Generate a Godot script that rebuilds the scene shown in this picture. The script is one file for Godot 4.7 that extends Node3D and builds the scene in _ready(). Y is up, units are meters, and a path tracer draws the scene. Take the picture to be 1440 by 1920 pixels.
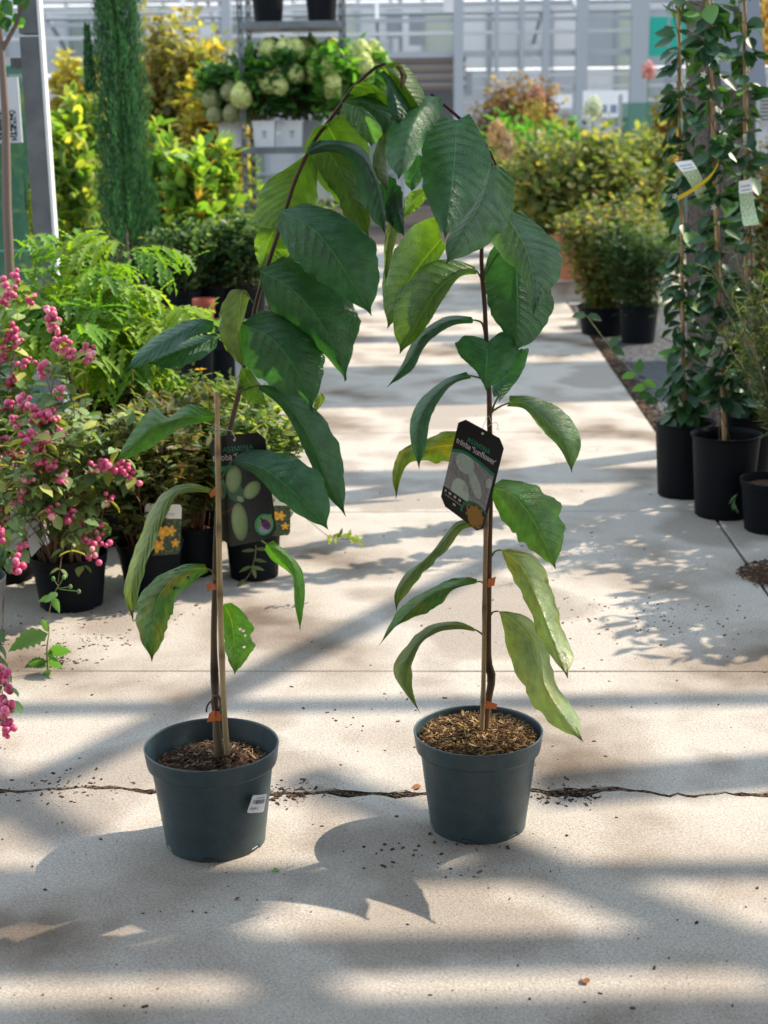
extends Node3D

const EYE := Vector3(0, 1.47, 0)      # the photographer's phone, held at chin height
const SUNWARD := Vector3(0.659, 0.669, -0.343)   # 42 degrees up, beyond the lane on its right
const FOCAL := 2790.0                 # in pixels of the 1440 x 1920 survey of the place
var view := Basis()                   # how the phone was held
var mats := {}
var names := {}
var rng := RandomNumberGenerator.new()

# ---------------------------------------------------------------- surveying
func sight(px: float, py: float) -> Vector3:
	return view * Vector3((px - 720.0) / FOCAL, -(py - 960.0) / FOCAL, -1.0)

func at(px: float, py: float, depth: float) -> Vector3:   # the point at that distance down the yard
	var d := sight(px, py)
	return EYE + d * (depth / -d.z)

func ground(px: float, py: float, y := 0.0) -> Vector3:
	var d := sight(px, py)
	return EYE + d * ((y - EYE.y) / d.y)

func per_px(depth: float) -> float:
	return depth * 1.03 / FOCAL

# ---------------------------------------------------------------- naming
func numbered(called: String) -> String:
	var n: int = names.get(called, 0)
	names[called] = n + 1
	return called if n == 0 else "%s_%03d" % [called, n]

func thing(called: String, label: String, category: String, where := Vector3.ZERO, turn := 0.0, group := "") -> Node3D:
	var o := Node3D.new()
	o.name = numbered(called)
	add_child(o)
	o.position = where
	o.rotation.y = turn
	tag(o, label, category, group)
	return o

func tag(o: Node3D, label: String, category: String, group := "") -> void:
	o.set_meta("label", label)
	o.set_meta("category", category)
	if group:
		o.set_meta("group", group)

func structure(called: String) -> Node3D:
	var o := Node3D.new()
	o.name = numbered(called)
	add_child(o)
	o.set_meta("kind", "structure")
	return o

func hang(mesh: Mesh, called: String, m: Material, parent: Node3D, kind := "") -> MeshInstance3D:
	var o := MeshInstance3D.new()
	o.mesh = mesh
	o.material_override = m
	if parent == self:
		o.name = numbered(called)
	else:
		var n: int = parent.get_meta("n_" + called, 0)
		parent.set_meta("n_" + called, n + 1)
		var want := called if n == 0 else "%s_%03d" % [called, n]
		o.name = want
	parent.add_child(o, true)
	if kind:
		o.set_meta("kind", kind)
	return o

# ---------------------------------------------------------------- mesh building
class Body:
	var v := PackedVector3Array()
	var c := PackedColorArray()
	var uv := PackedVector2Array()
	var ix := PackedInt32Array()

	func tri(a: Vector3, b: Vector3, d: Vector3, col := Color.WHITE) -> void:
		var s := v.size()
		v.append(a); v.append(b); v.append(d)
		for i in 3:
			c.append(col); uv.append(Vector2.ZERO)
		ix.append(s); ix.append(s + 1); ix.append(s + 2)

	# a b c d clockwise as seen from outside
	func quad(a: Vector3, b: Vector3, d: Vector3, e: Vector3, col := Color.WHITE) -> void:
		var s := v.size()
		v.append(a); v.append(b); v.append(d); v.append(e)
		uv.append(Vector2(0, 0)); uv.append(Vector2(1, 0)); uv.append(Vector2(1, 1)); uv.append(Vector2(0, 1))
		for i in 4:
			c.append(col)
		for k in [0, 1, 2, 0, 2, 3]:
			ix.append(s + k)

	func box(at_: Vector3, size: Vector3, b := Basis(), col := Color.WHITE) -> void:
		var h := size * 0.5
		var p := []
		for i in 8:
			p.append(at_ + b * Vector3(h.x if i & 1 else -h.x, h.y if i & 2 else -h.y, h.z if i & 4 else -h.z))
		quad(p[6], p[7], p[5], p[4], col)
		quad(p[3], p[2], p[0], p[1], col)
		quad(p[2], p[3], p[7], p[6], col)
		quad(p[4], p[5], p[1], p[0], col)
		quad(p[7], p[3], p[1], p[5], col)
		quad(p[2], p[6], p[4], p[0], col)

	func bar(a: Vector3, b: Vector3, w: float, h: float, col := Color.WHITE, up := Vector3.UP) -> void:
		var z := (b - a)
		var l := z.length()
		z /= l
		var x := up.cross(z)
		x = x.normalized() if x.length() > 0.01 else Vector3.RIGHT
		box((a + b) * 0.5, Vector3(w, h, l), Basis(x, z.cross(x), z), col)

	func tube(pts: Array, radii: Array, sides := 8, col := Color.WHITE, caps := true) -> void:
		var s := v.size()
		var n := pts.size()
		var side := Vector3.RIGHT
		for i in n:
			var t: Vector3 = (pts[mini(i + 1, n - 1)] - pts[maxi(i - 1, 0)]).normalized()
			side = side - t * side.dot(t)
			if side.length() < 0.05:
				side = t.cross(Vector3.FORWARD)
				if side.length() < 0.05:
					side = t.cross(Vector3.UP)
			side = side.normalized()
			var up := t.cross(side)
			var r: float = radii[mini(i, radii.size() - 1)]
			for k in sides:
				var a := TAU * k / sides
				v.append(pts[i] + (side * cos(a) + up * sin(a)) * r)
				c.append(col)
				uv.append(Vector2(float(k) / sides, float(i) / n))
		for i in n - 1:
			for k in sides:
				var a := s + i * sides + k
				var b := s + i * sides + (k + 1) % sides
				for j in [a, b + sides, b, a, a + sides, b + sides]:
					ix.append(j)
		if caps:
			for e in 2:
				var q := v.size()
				var i := 0 if e == 0 else n - 1
				v.append(pts[i]); c.append(col); uv.append(Vector2.ZERO)
				for k in sides:
					v.append(v[s + i * sides + k]); c.append(col); uv.append(Vector2.ZERO)
				for k in sides:
					var a := q + 1 + k
					var b := q + 1 + (k + 1) % sides
					if e == 0:
						ix.append(q); ix.append(a); ix.append(b)
					else:
						ix.append(q); ix.append(b); ix.append(a)

	# profile of (radius, height), bottom to top up the outside and down the inside
	func lathe(profile: Array, sides := 40, mid := Vector3.ZERO, col := Color.WHITE, closed := false) -> void:
		var s := v.size()
		for p in profile:
			for k in sides:
				var a := TAU * k / sides
				v.append(mid + Vector3(cos(a) * p.x, p.y, sin(a) * p.x))
				c.append(col)
				uv.append(Vector2(float(k) / sides, p.y))
		for i in profile.size() - 1:
			for k in sides:
				var a := s + i * sides + k
				var b := s + i * sides + (k + 1) % sides
				for j in [a, b + sides, a + sides, a, b, b + sides]:
					ix.append(j)

	# a small leaf: five points, folded along its midrib
	func leaf(o: Vector3, dir: Vector3, up: Vector3, l: float, w: float, col: Color, droop := 0.15) -> void:
		var x := dir.cross(up).normalized()
		var n := x.cross(dir)
		var s := v.size()
		var m := o + dir * (l * 0.48) - n * (l * 0.02)
		v.append(o)
		v.append(m - x * (w * 0.5) + n * (w * 0.16))
		v.append(m)
		v.append(m + x * (w * 0.5) + n * (w * 0.16))
		v.append(o + dir * l - n * (l * droop))
		var c2 := col * 0.94
		c2.a = 1.0
		c.append(col); c.append(col); c.append(c2); c.append(col); c.append(col)
		uv.append(Vector2(0.5, 0)); uv.append(Vector2(0, 0.5)); uv.append(Vector2(0.5, 0.5)); uv.append(Vector2(1, 0.5)); uv.append(Vector2(0.5, 1))
		for k in [0, 1, 2, 0, 2, 3, 1, 4, 2, 2, 4, 3]:
			ix.append(s + k)

	# a rounder leaf: nine points
	func broad(o: Vector3, dir: Vector3, up: Vector3, l: float, w: float, col: Color, droop := 0.2) -> void:
		var x := dir.cross(up).normalized()
		var n := x.cross(dir)
		var s := v.size()
		v.append(o)
		for k in [[0.2, 0.38, 0.0], [0.5, 0.5, 0.3], [0.8, 0.3, 0.75]]:
			var m: Vector3 = o + dir * (l * k[0]) - n * (l * droop * k[2])
			v.append(m - x * (w * k[1]) + n * (w * 0.13))
			v.append(m)
			v.append(m + x * (w * k[1]) + n * (w * 0.13))
		v.append(o + dir * l - n * (l * droop * 1.2))
		for i in 11:
			c.append(col)
			uv.append(Vector2.ZERO)
		for k in [0, 1, 2, 0, 2, 3, 1, 5, 2, 1, 4, 5, 2, 6, 3, 2, 5, 6, 4, 8, 5, 4, 7, 8, 5, 9, 6, 5, 8, 9, 7, 10, 8, 8, 10, 9]:
			ix.append(s + k)

	func ball(o: Vector3, r: float, col := Color.WHITE, rings := 6, sides := 8, squash := 1.0) -> void:
		var s := v.size()
		for i in rings + 1:
			var t := PI * i / rings
			for k in sides:
				var a := TAU * k / sides
				v.append(o + Vector3(sin(t) * cos(a) * r, cos(t) * r * squash, sin(t) * sin(a) * r))
				c.append(col)
				uv.append(Vector2.ZERO)
		for i in rings:
			for k in sides:
				var a := s + i * sides + k
				var b := s + i * sides + (k + 1) % sides
				for j in [a, b + sides, b, a, a + sides, b + sides]:
					ix.append(j)

	func mesh() -> ArrayMesh:
		var n := PackedVector3Array()
		n.resize(v.size())
		for i in range(0, ix.size(), 3):
			var a := ix[i]
			var b := ix[i + 1]
			var d := ix[i + 2]
			var f := (v[d] - v[a]).cross(v[b] - v[a])
			n[a] += f
			n[b] += f
			n[d] += f
		for i in n.size():
			n[i] = n[i].normalized() if n[i].length_squared() > 1e-24 else Vector3.UP
		var g := []
		g.resize(Mesh.ARRAY_MAX)
		g[Mesh.ARRAY_VERTEX] = v
		g[Mesh.ARRAY_NORMAL] = n
		g[Mesh.ARRAY_COLOR] = c
		g[Mesh.ARRAY_TEX_UV] = uv
		g[Mesh.ARRAY_INDEX] = ix
		var m := ArrayMesh.new()
		m.add_surface_from_arrays(Mesh.PRIMITIVE_TRIANGLES, g)
		return m

func shift(pts: PackedVector3Array, by: Vector3) -> PackedVector3Array:
	for i in pts.size():
		pts[i] += by
	return pts

# ---------------------------------------------------------------- materials
func real(r: float, g: float, b: float) -> Color:
	return Color(r, g, b).linear_to_srgb()

func plain(key: String, col: Color, rough := 0.7, metal := 0.0, spec := 0.5, tinted := false) -> StandardMaterial3D:
	if mats.has(key):
		return mats[key]
	var m := StandardMaterial3D.new()
	m.resource_name = key
	m.albedo_color = col.linear_to_srgb()
	m.roughness = rough
	m.metallic = metal
	m.metallic_specular = spec
	m.vertex_color_use_as_albedo = tinted
	mats[key] = m
	return m

func leafy(key: String, through: Color, rough := 0.45, spec := 0.5) -> StandardMaterial3D:   # leaves tinted by vertex colour, letting light through
	var m := plain(key, Color.WHITE, rough, 0.0, spec, true)
	m.backlight_enabled = true
	m.backlight = through.linear_to_srgb()
	return m

func picture(w: int, h: int, paint: Callable) -> ImageTexture:   # paint(u, v) gives an sRGB colour
	var data := PackedByteArray()
	data.resize(w * h * 3)
	var k := 0
	for j in h:
		for i in w:
			var q: Color = (paint as Callable).call((i + 0.5) / w, (j + 0.5) / h)
			data[k] = clampi(int(q.r * 255.0), 0, 255)
			data[k + 1] = clampi(int(q.g * 255.0), 0, 255)
			data[k + 2] = clampi(int(q.b * 255.0), 0, 255)
			k += 3
	return ImageTexture.create_from_image(Image.create_from_data(w, h, false, Image.FORMAT_RGB8, data))

func noise(seed_: int, freq: float, octaves := 4, kind := FastNoiseLite.TYPE_SIMPLEX_SMOOTH) -> FastNoiseLite:
	var n := FastNoiseLite.new()
	n.seed = seed_
	n.noise_type = kind
	n.frequency = freq
	n.fractal_octaves = octaves
	return n

func noise_picture(seed_: int, freq: float, octaves: int, stops: Array, size := 512, kind := FastNoiseLite.TYPE_SIMPLEX_SMOOTH) -> NoiseTexture2D:
	var t := NoiseTexture2D.new()
	t.width = size
	t.height = size
	t.seamless = true
	t.noise = noise(seed_, freq, octaves, kind)
	var g := Gradient.new()
	var off := PackedFloat32Array()
	var col := PackedColorArray()
	for s in stops:
		off.append(s[0])
		col.append(s[1])
	g.offsets = off
	g.colors = col
	t.color_ramp = g
	return t

func grey(x: float) -> Color:
	return Color(x, x, x)

# ---------------------------------------------------------------- curves
func smooth_line(p: Array, n: int) -> Array:   # Catmull-Rom through p, n points evenly along its length
	var dense := []
	for i in p.size() - 1:
		var a = p[maxi(i - 1, 0)]
		var b = p[i]
		var d = p[i + 1]
		var e = p[mini(i + 2, p.size() - 1)]
		for k in 8:
			var t := k / 8.0
			dense.append(0.5 * ((2.0 * b) + (d - a) * t + (2.0 * a - 5.0 * b + 4.0 * d - e) * t * t + (3.0 * b - a - 3.0 * d + e) * t * t * t))
	dense.append(p[-1])
	var along := [0.0]
	for i in range(1, dense.size()):
		along.append(along[-1] + (dense[i] - dense[i - 1]).length())
	var out := []
	var j := 0
	for i in n:
		var want: float = along[-1] * i / (n - 1)
		while j < dense.size() - 2 and along[j + 1] < want:
			j += 1
		var span: float = along[j + 1] - along[j]
		out.append(dense[j].lerp(dense[j + 1], clampf((want - along[j]) / span if span > 0.0 else 0.0, 0.0, 1.0)))
	return out

func px_list(flat: Array) -> Array:
	var out := []
	for i in range(0, flat.size(), 2):
		out.append(Vector2(flat[i], flat[i + 1]))
	return out

func pick(pal: Array) -> Color:
	var q: Color = pal[rng.randi() % pal.size()]
	var k := rng.randf_range(0.82, 1.18)
	return Color(q.r * k, q.g * k, q.b * k)

func ball_dir() -> Vector3:
	var z := rng.randf_range(-1, 1)
	var a := rng.randf() * TAU
	var r := sqrt(1.0 - z * z)
	return Vector3(r * cos(a), z, r * sin(a))

# ---------------------------------------------------------------- the scene
func _ready() -> void:
	rng.seed = 7
	setup_camera()
	setup_light()
	build_ground()
	build_roof()
	build_glasshouse()
	build_backdrop_plants()
	build_left_plants()
	build_right_side()
	build_pawpaws()
	build_litter()

func setup_camera() -> void:
	view = Basis(Vector3.RIGHT, deg_to_rad(-14.7)) * Basis(Vector3.BACK, deg_to_rad(-0.8))
	var cam := Camera3D.new()
	cam.name = "camera"
	add_child(cam)
	cam.position = EYE
	cam.basis = view
	cam.near = 0.05
	cam.far = 200.0
	var a := CameraAttributesPhysical.new()
	a.frustum_focal_length = 12.0 * FOCAL / 960.0
	a.frustum_focus_distance = 3.4
	a.frustum_near = 0.05
	a.frustum_far = 200.0
	a.exposure_aperture = a.frustum_focal_length / 12.0
	cam.attributes = a
	cam.current = true


func setup_light() -> void:
	var sun := DirectionalLight3D.new()
	sun.name = "sun"
	add_child(sun)
	sun.look_at_from_position(Vector3.ZERO, -SUNWARD)
	sun.light_energy = 1.6
	sun.light_color = Color(1.0, 0.935, 0.845)
	sun.light_angular_distance = 0.53
	sun.shadow_enabled = true
	var sky := ProceduralSkyMaterial.new()
	sky.sky_top_color = Color(0.66, 0.72, 0.78)
	sky.sky_horizon_color = Color(0.94, 0.93, 0.92)
	sky.sky_curve = 0.18
	sky.ground_bottom_color = Color(0.35, 0.33, 0.30)
	sky.ground_horizon_color = Color(0.6, 0.58, 0.55)
	sky.sky_energy_multiplier = 1.28
	sky.sun_angle_max = 20.0
	var e := Environment.new()
	e.background_mode = Environment.BG_SKY
	e.sky = Sky.new()
	e.sky.sky_material = sky
	e.tonemap_mode = Environment.TONE_MAPPER_LINEAR
	e.tonemap_exposure = 1.76
	e.sdfgi_enabled = true
	e.ssao_enabled = true
	e.ssil_enabled = true
	var w := WorldEnvironment.new()
	w.name = "world"
	w.environment = e
	add_child(w)

# ---------------------------------------------------------------- ground
const LANE := -0.041   # the lane runs a little to the right of straight ahead

func lane(u: float, s: float, y := 0.0) -> Vector3:   # across the lane, along the lane
	return Vector3(u * cos(LANE) - s * sin(LANE), y, -s * cos(LANE) - u * sin(LANE))

func concrete() -> StandardMaterial3D:
	if mats.has("concrete"):
		return mats["concrete"]
	var fine := noise(3, 0.09, 3)
	var grit := noise(5, 0.42, 2)
	var pits := noise(9, 0.075, 1, FastNoiseLite.TYPE_CELLULAR)
	var size := 1024
	var shades := picture(size, size, func(u: float, v: float) -> Color:
		var x := u * size
		var y := v * size
		# wrap by blending the two edges
		var wx := clampf((u - 0.9) * 10.0, 0.0, 1.0)
		var wy := clampf((v - 0.9) * 10.0, 0.0, 1.0)
		var g := 0.0
		var g2 := 0.0
		for k in 4:
			var w := (wx if k & 1 else 1.0 - wx) * (wy if k & 2 else 1.0 - wy)
			if w > 0.0:
				var xx := x - (size if k & 1 else 0)
				var yy := y - (size if k & 2 else 0)
				g += fine.get_noise_2d(xx, yy) * w
				g2 += grit.get_noise_2d(xx, yy) * w
		var base := 0.675 + g * 0.10 + g2 * 0.13
		var p := pits.get_noise_2d(x, y)
		if p < -0.84 and g > 0.02:
			base -= 0.36 * clampf((-0.84 - p) * 9.0, 0.0, 1.0)
		if g2 > 0.42:
			base -= (g2 - 0.42) * 1.1
		return Color(base * 1.0, base * 0.966, base * 0.924))
	var m := StandardMaterial3D.new()
	m.resource_name = "concrete"
	m.albedo_texture = shades
	m.roughness = 0.88
	m.metallic_specular = 0.35
	m.uv1_triplanar = true
	m.uv1_world_triplanar = true
	m.uv1_scale = Vector3.ONE * 1.35
	m.heightmap_enabled = false
	m.heightmap_texture = shades
	m.heightmap_enabled = true
	m.heightmap_scale = 0.25
	m.detail_enabled = true
	m.detail_blend_mode = BaseMaterial3D.BLEND_MODE_MUL
	m.detail_uv_layer = BaseMaterial3D.DETAIL_UV_2
	m.uv2_triplanar = true
	m.uv2_world_triplanar = true
	m.uv2_scale = Vector3(0.31, 0.31, 0.31)
	m.detail_albedo = noise_picture(21, 0.006, 5, [[0.10, Color(0.60, 0.55, 0.51)], [0.30, Color(0.86, 0.84, 0.82)], [0.46, Color(0.97, 0.965, 0.96)], [0.60, Color(1, 1, 1)], [0.75, Color(0.85, 0.835, 0.82)]])
	mats["concrete"] = m
	return m

func slab(parent: Node3D, near: Array, far: Array, u0: float, u1: float) -> void:   # near and far edges as lists of (u, s)
	var top := 0.0
	var deep := -0.05
	var ring := []
	for p in near:
		ring.append(lane(p.x, p.y, top))
	for i in far.size():
		var p: Vector2 = far[far.size() - 1 - i]
		ring.append(lane(p.x, p.y, top))
	var b := Body.new()
	var flat := PackedVector2Array()
	for p in ring:
		flat.append(Vector2(p.x, p.z))
	var mid := Vector2.ZERO
	for p in flat:
		mid += p / flat.size()
	var inner := []
	for i in ring.size():
		var a: Vector3 = ring[(i + ring.size() - 1) % ring.size()]
		var e: Vector3 = ring[(i + 1) % ring.size()]
		var t := (e - a).normalized()
		var n := Vector3(-t.z, 0, t.x)
		if n.dot(Vector3(mid.x, 0, mid.y) - ring[i]) < 0.0:
			n = -n
		inner.append(ring[i] + n * 0.004)
	var ip := PackedVector2Array()
	for p in inner:
		ip.append(Vector2(p.x, p.z))
	var tris := Geometry2D.triangulate_polygon(ip)
	for p in inner:
		b.v.append(p)
		b.c.append(Color.WHITE)
		b.uv.append(Vector2.ZERO)
	for i in range(0, tris.size(), 3):
		var p0: Vector3 = inner[tris[i]]
		var p1: Vector3 = inner[tris[i + 1]]
		var p2: Vector3 = inner[tris[i + 2]]
		var up := (p2 - p0).cross(p1 - p0).y > 0.0
		b.ix.append(tris[i])
		b.ix.append(tris[i + 1] if up else tris[i + 2])
		b.ix.append(tris[i + 2] if up else tris[i + 1])
	for i in ring.size():
		var j := (i + 1) % ring.size()
		var low := Vector3(0, -0.003, 0)
		var d := Vector3(0, deep, 0)
		var q := [inner[i], inner[j], ring[j] + low, ring[i] + low]
		var out: Vector3 = ((ring[i] + ring[j]) - (inner[i] + inner[j])) * 10.0 + Vector3.UP * 0.05
		if (q[3] - q[0]).cross(q[1] - q[0]).dot(out) < 0.0 and (q[2] - q[0]).cross(q[1] - q[0]).dot(out) < 0.0:
			q = [inner[j], inner[i], ring[i] + low, ring[j] + low]
			b.quad(q[0], q[1], q[2], q[3])
			b.quad(ring[j] + low, ring[i] + low, ring[i] + d, ring[j] + d)
		else:
			b.quad(q[0], q[1], q[2], q[3])
			b.quad(ring[i] + low, ring[j] + low, ring[j] + d, ring[i] + d)
	hang(b.mesh(), "slab", concrete(), parent)

func straight(u0: float, u1: float, s: float) -> Array:
	var out := []
	for i in 9:
		out.append(Vector2(lerpf(u0, u1, i / 8.0), s))
	return out

func cracked(u0: float, u1: float, s: float, side: float) -> Array:
	var n := noise(77, 2.4, 4)
	var w := noise(31, 1.7, 3)
	var out := []
	var count := int((u1 - u0) / 0.018)
	for i in count + 1:
		var u := lerpf(u0, u1, float(i) / count)
		var wide := 0.004 + 0.030 * maxf(0.0, w.get_noise_1d(u * 2.0) + 0.08) + 0.008 * absf(w.get_noise_1d(u * 24.0 + side * 9.0))
		out.append(Vector2(u, s + n.get_noise_1d(u) * 0.045 + n.get_noise_1d(u * 9.0 + 50.0) * 0.006 + side * wide))
	return out

func build_ground() -> void:
	var soil := plain("bare_soil", Color(0.035, 0.026, 0.02), 0.95)
	soil.heightmap_enabled = true
	soil.heightmap_texture = noise_picture(4, 0.05, 5, [[0.0, Color.BLACK], [1.0, Color.WHITE]])
	soil.heightmap_scale = 1.5
	soil.uv1_triplanar = true
	soil.uv1_world_triplanar = true
	soil.uv1_scale = Vector3.ONE * 3.0
	var sheet := PlaneMesh.new()
	sheet.size = Vector2(160, 160)
	var g := hang(sheet, "ground", soil, self)
	g.position = Vector3(0, -0.012, -30)
	g.set_meta("kind", "structure")
	var path := structure("path")
	var rows := [0.6, 3.10, 3.865, 5.60, 7.12, 9.62, 12.3, 15.2, 18.5]
	var gap := 0.0022
	for i in rows.size() - 1:
		var s0: float = rows[i]
		var s1: float = rows[i + 1]
		for side in 2:
			if side == 1 and i >= 4 and i < 6:
				continue
			var u0 := -4.5 if side == 0 else 1.036 + gap
			var u1 := 1.030 - gap if side == 0 else 5.0
			var near := cracked(u0, u1, s0, 1.0) if i == 1 else straight(u0, u1, s0 + gap)
			var far := cracked(u0, u1, s1, -1.0) if i == 0 else straight(u0, u1, s1 - gap)
			slab(path, near, far, u0, u1)
	# black weed mat beyond the joint on the right
	var mat := plain("weed_mat", Color(0.03, 0.034, 0.042), 0.8)
	mat.heightmap_enabled = true
	mat.heightmap_texture = noise_picture(14, 0.02, 4, [[0.0, Color.BLACK], [1.0, Color.WHITE]])
	mat.heightmap_scale = 2.0
	mat.uv1_triplanar = true
	mat.uv1_world_triplanar = true
	var b := Body.new()
	var nn := noise(8, 1.3, 3)
	var rip := noise(18, 0.9, 3)
	for i in 24:
		for j in 18:
			var q := []
			for k in [[0, 1], [1, 1], [1, 0], [0, 0]]:
				var s: float = 7.13 + (i + k[1]) * 0.21
				var u: float = 1.075 + (j + k[0]) * 0.22 + (nn.get_noise_1d(s) * 0.05 if j + k[0] == 0 else 0.0)
				q.append(lane(u, s, -0.006 + 0.008 * rip.get_noise_2d(u * 2.0, s * 2.0)))
			b.quad(q[0], q[1], q[2], q[3])
	var wm := hang(b.mesh(), "weed_mat_ground", mat, self)
	wm.set_meta("kind", "structure")

# ---------------------------------------------------------------- roof frame over the yard: only its shadows reach the picture
func build_roof() -> void:
	var steel := plain("roof_steel", Color(0.42, 0.43, 0.44), 0.5, 0.3)
	var roof := structure("roof")
	var h := 5.0
	var up := SUNWARD * (h / SUNWARD.y)
	# each beam listed by the ground points its shade runs through, and its width
	for k in [
		[-3.0, 6.18, 4.0, 6.18, 0.26], [-1.7, 8.40, 4.0, 8.75, 1.35], [-3.0, 3.62, 4.0, 3.66, 0.07],
		[-3.0, 2.74, 4.0, 2.72, 0.06], [-3.0, 2.42, 4.0, 2.45, 0.11], [-3.0, 2.19, 4.0, 2.20, 0.17], [-3.0, 1.85, 4.0, 1.85, 0.35], [0.36, 3.10, 1.7, 3.34, 0.17], [-1.3, 2.60, -0.2, 2.66, 0.15],
		[-1.75, 4.1, 0.0, 2.2, 0.075], [1.25, 6.2, -0.9, 3.0, 0.10], [-0.2, 3.2, 1.2, 2.0, 0.09],
		[-1.7, 10.3, 1.3, 10.4, 0.3], [-1.7, 13.5, 1.3, 13.5, 0.5], [-1.7, 17.0, 1.5, 17.0, 0.8]]:
		var b := Body.new()
		b.bar(Vector3(k[0], 0, -k[1]) + up, Vector3(k[2], 0, -k[3]) + up + Vector3(0, 0.05, 0), k[4], 0.06)
		hang(b.mesh(), "beam", steel, roof)
	# the solid canopy over and behind the photographer, and the wall it ends at
	var cover := Body.new()
	cover.box(Vector3(0, 3.6, 4.55), Vector3(16, 0.08, 13.5))
	hang(cover.mesh(), "canopy", plain("canopy_sheet", Color(0.22, 0.22, 0.22), 0.8), roof)
	cover = Body.new()
	cover.box(Vector3(0, 1.83, 11.2), Vector3(16, 3.66, 0.15))
	hang(cover.mesh(), "canopy_wall", plain("canopy_sheet", Color(0.22, 0.22, 0.22), 0.8), roof)

# ---------------------------------------------------------------- the glasshouse that closes the yard
func build_glasshouse() -> void:
	var steel := plain("pale_steel", Color(0.30, 0.335, 0.375), 0.45, 0.1)
	var dark := plain("dark_gap", Color(0.10, 0.105, 0.11), 0.8)
	var o := thing("glasshouse", "long pale glasshouse with grey steel columns closing the far end of the yard", "glasshouse", Vector3(0, 0, -23))
	var white := []
	for q in [Color(0.50, 0.52, 0.54), Color(0.40, 0.43, 0.46), Color(0.60, 0.61, 0.62), Color(0.30, 0.34, 0.37), Color(0.18, 0.23, 0.21), Color(0.38, 0.42, 0.36)]:
		var m := plain("whitewashed_glass_%d" % white.size(), q, 0.25, 0.0, 0.6)
		white.append(m)
	# columns, by where they stand along the front
	var xs := [-11.0, -8.6, -6.2, -3.9, -2.2, 1.19, 1.75, 2.12, 2.47, 3.0, 3.85, 4.7, 6.4, 8.8, 11.2]
	var wide := [0.14, 0.14, 0.14, 0.14, 0.14, 0.14, 0.06, 0.06, 0.10, 0.17, 0.25, 0.10, 0.14, 0.14, 0.14]
	for i in xs.size():
		var b := Body.new()
		b.box(Vector3(xs[i], 2.6, 0.12), Vector3(wide[i], 5.2, 0.14))
		hang(b.mesh(), "column", steel, o)
	for y in [1.30, 1.78, 2.02, 2.22]:
		var thin := Body.new()
		thin.box(Vector3(-5.0 if y > 1.4 else 0.0, y, -4.0), Vector3(11.5 if y > 1.4 else 23.0, 0.045, 0.03))
		thin.box(Vector3(6.2, y, -4.0), Vector3(9.6 if y > 1.4 else 0.1, 0.045, 0.03))
		hang(thin.mesh(), "glazing_bar", plain("white_gutter", Color(0.56, 0.58, 0.60), 0.4), o)
	for y in [0.5, 1.55, 2.42, 2.9, 3.7, 4.5, 5.2]:
		var b := Body.new()
		b.box(Vector3(0, y, 0.02 if y > 2.0 and y < 4.0 else -6.95), Vector3(23, 0.05 if y != 2.42 else 0.09, 0.05))
		hang(b.mesh(), "rail", steel, o)
	rng.seed = 31
	for j in 5:
		var y0: float = [0.0, 1.55, 2.42, 3.7, 4.5][j]
		var y1: float = [1.55, 2.42, 3.7, 4.5, 5.2][j]
		var x := -14.0
		while x < 14.0:
			var w := 0.62
			if true:
				var b := Body.new()
				b.box(Vector3(x + w * 0.5, (y0 + y1) * 0.5, -7.03 + rng.randf() * 0.01), Vector3(w - 0.02, y1 - y0 - 0.02, 0.012))
				hang(b.mesh(), "pane", white[rng.randi() % 6], o)
				b = Body.new()
				b.box(Vector3(x + w, (y0 + y1) * 0.5, -6.99), Vector3(0.05, y1 - y0, 0.03))
				hang(b.mesh(), "mullion", steel, o)
			x += w
	# slim posts and roof bars further in
	for k in 16:
		var b := Body.new()
		b.box(Vector3(-12.0 + k * 1.55, 2.2, -4.0), Vector3(0.07, 4.4, 0.07))
		hang(b.mesh(), "inner_post", plain("mid_steel", Color(0.28, 0.31, 0.35), 0.5), o)
	for k in 9:
		var b := Body.new()
		b.bar(Vector3(-12.0 + k * 3.0, 2.9, 0.0), Vector3(-12.0 + k * 3.0, 4.0, -3.5), 0.05, 0.07)
		b.bar(Vector3(-12.0 + k * 3.0, 4.0, -3.5), Vector3(-12.0 + k * 3.0, 2.9, -7.0), 0.05, 0.07)
		hang(b.mesh(), "rafter", steel, o)
	# the half-open louvred bay
	var back := Body.new()
	back.box(Vector3(0.66, 1.85, -0.9), Vector3(1.2, 1.1, 0.05))
	hang(back.mesh(), "inner_wall", dark, o)
	for k in 4:
		var b := Body.new()
		b.box(Vector3(0.66, 2.36 - k * 0.13, -0.1), Vector3(1.3, 0.08, 0.03), Basis(Vector3.RIGHT, 0.7))
		hang(b.mesh(), "louvre", plain("louvre_brown", Color(0.30, 0.27, 0.25), 0.6), o)
	# long pale roof of the neighbouring span, seen as bands above
	for k in 5:
		var b := Body.new()
		b.bar(Vector3(-12, 2.75 + k * 0.24, -0.6 - k * 0.8), Vector3(12, 2.75 + k * 0.24, -0.6 - k * 0.8), 0.10, 0.05)
		hang(b.mesh(), "gutter", plain("white_gutter", Color(0.56, 0.58, 0.60), 0.4), o)
	# pipes, lamps and hoses inside
	rng.seed = 77
	for k in 26:
		var b := Body.new()
		var x := rng.randf_range(-9.0, 9.0)
		var y := rng.randf_range(1.9, 3.6)
		b.box(Vector3(x, y, rng.randf_range(-6.0, -1.5)), Vector3(rng.randf_range(0.05, 0.35), rng.randf_range(0.08, 0.5), 0.12))
		hang(b.mesh(), "fitting", plain(["dark_gap", "mid_steel", "white_gutter"][k % 3], Color(0.3, 0.3, 0.3)), o)
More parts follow.
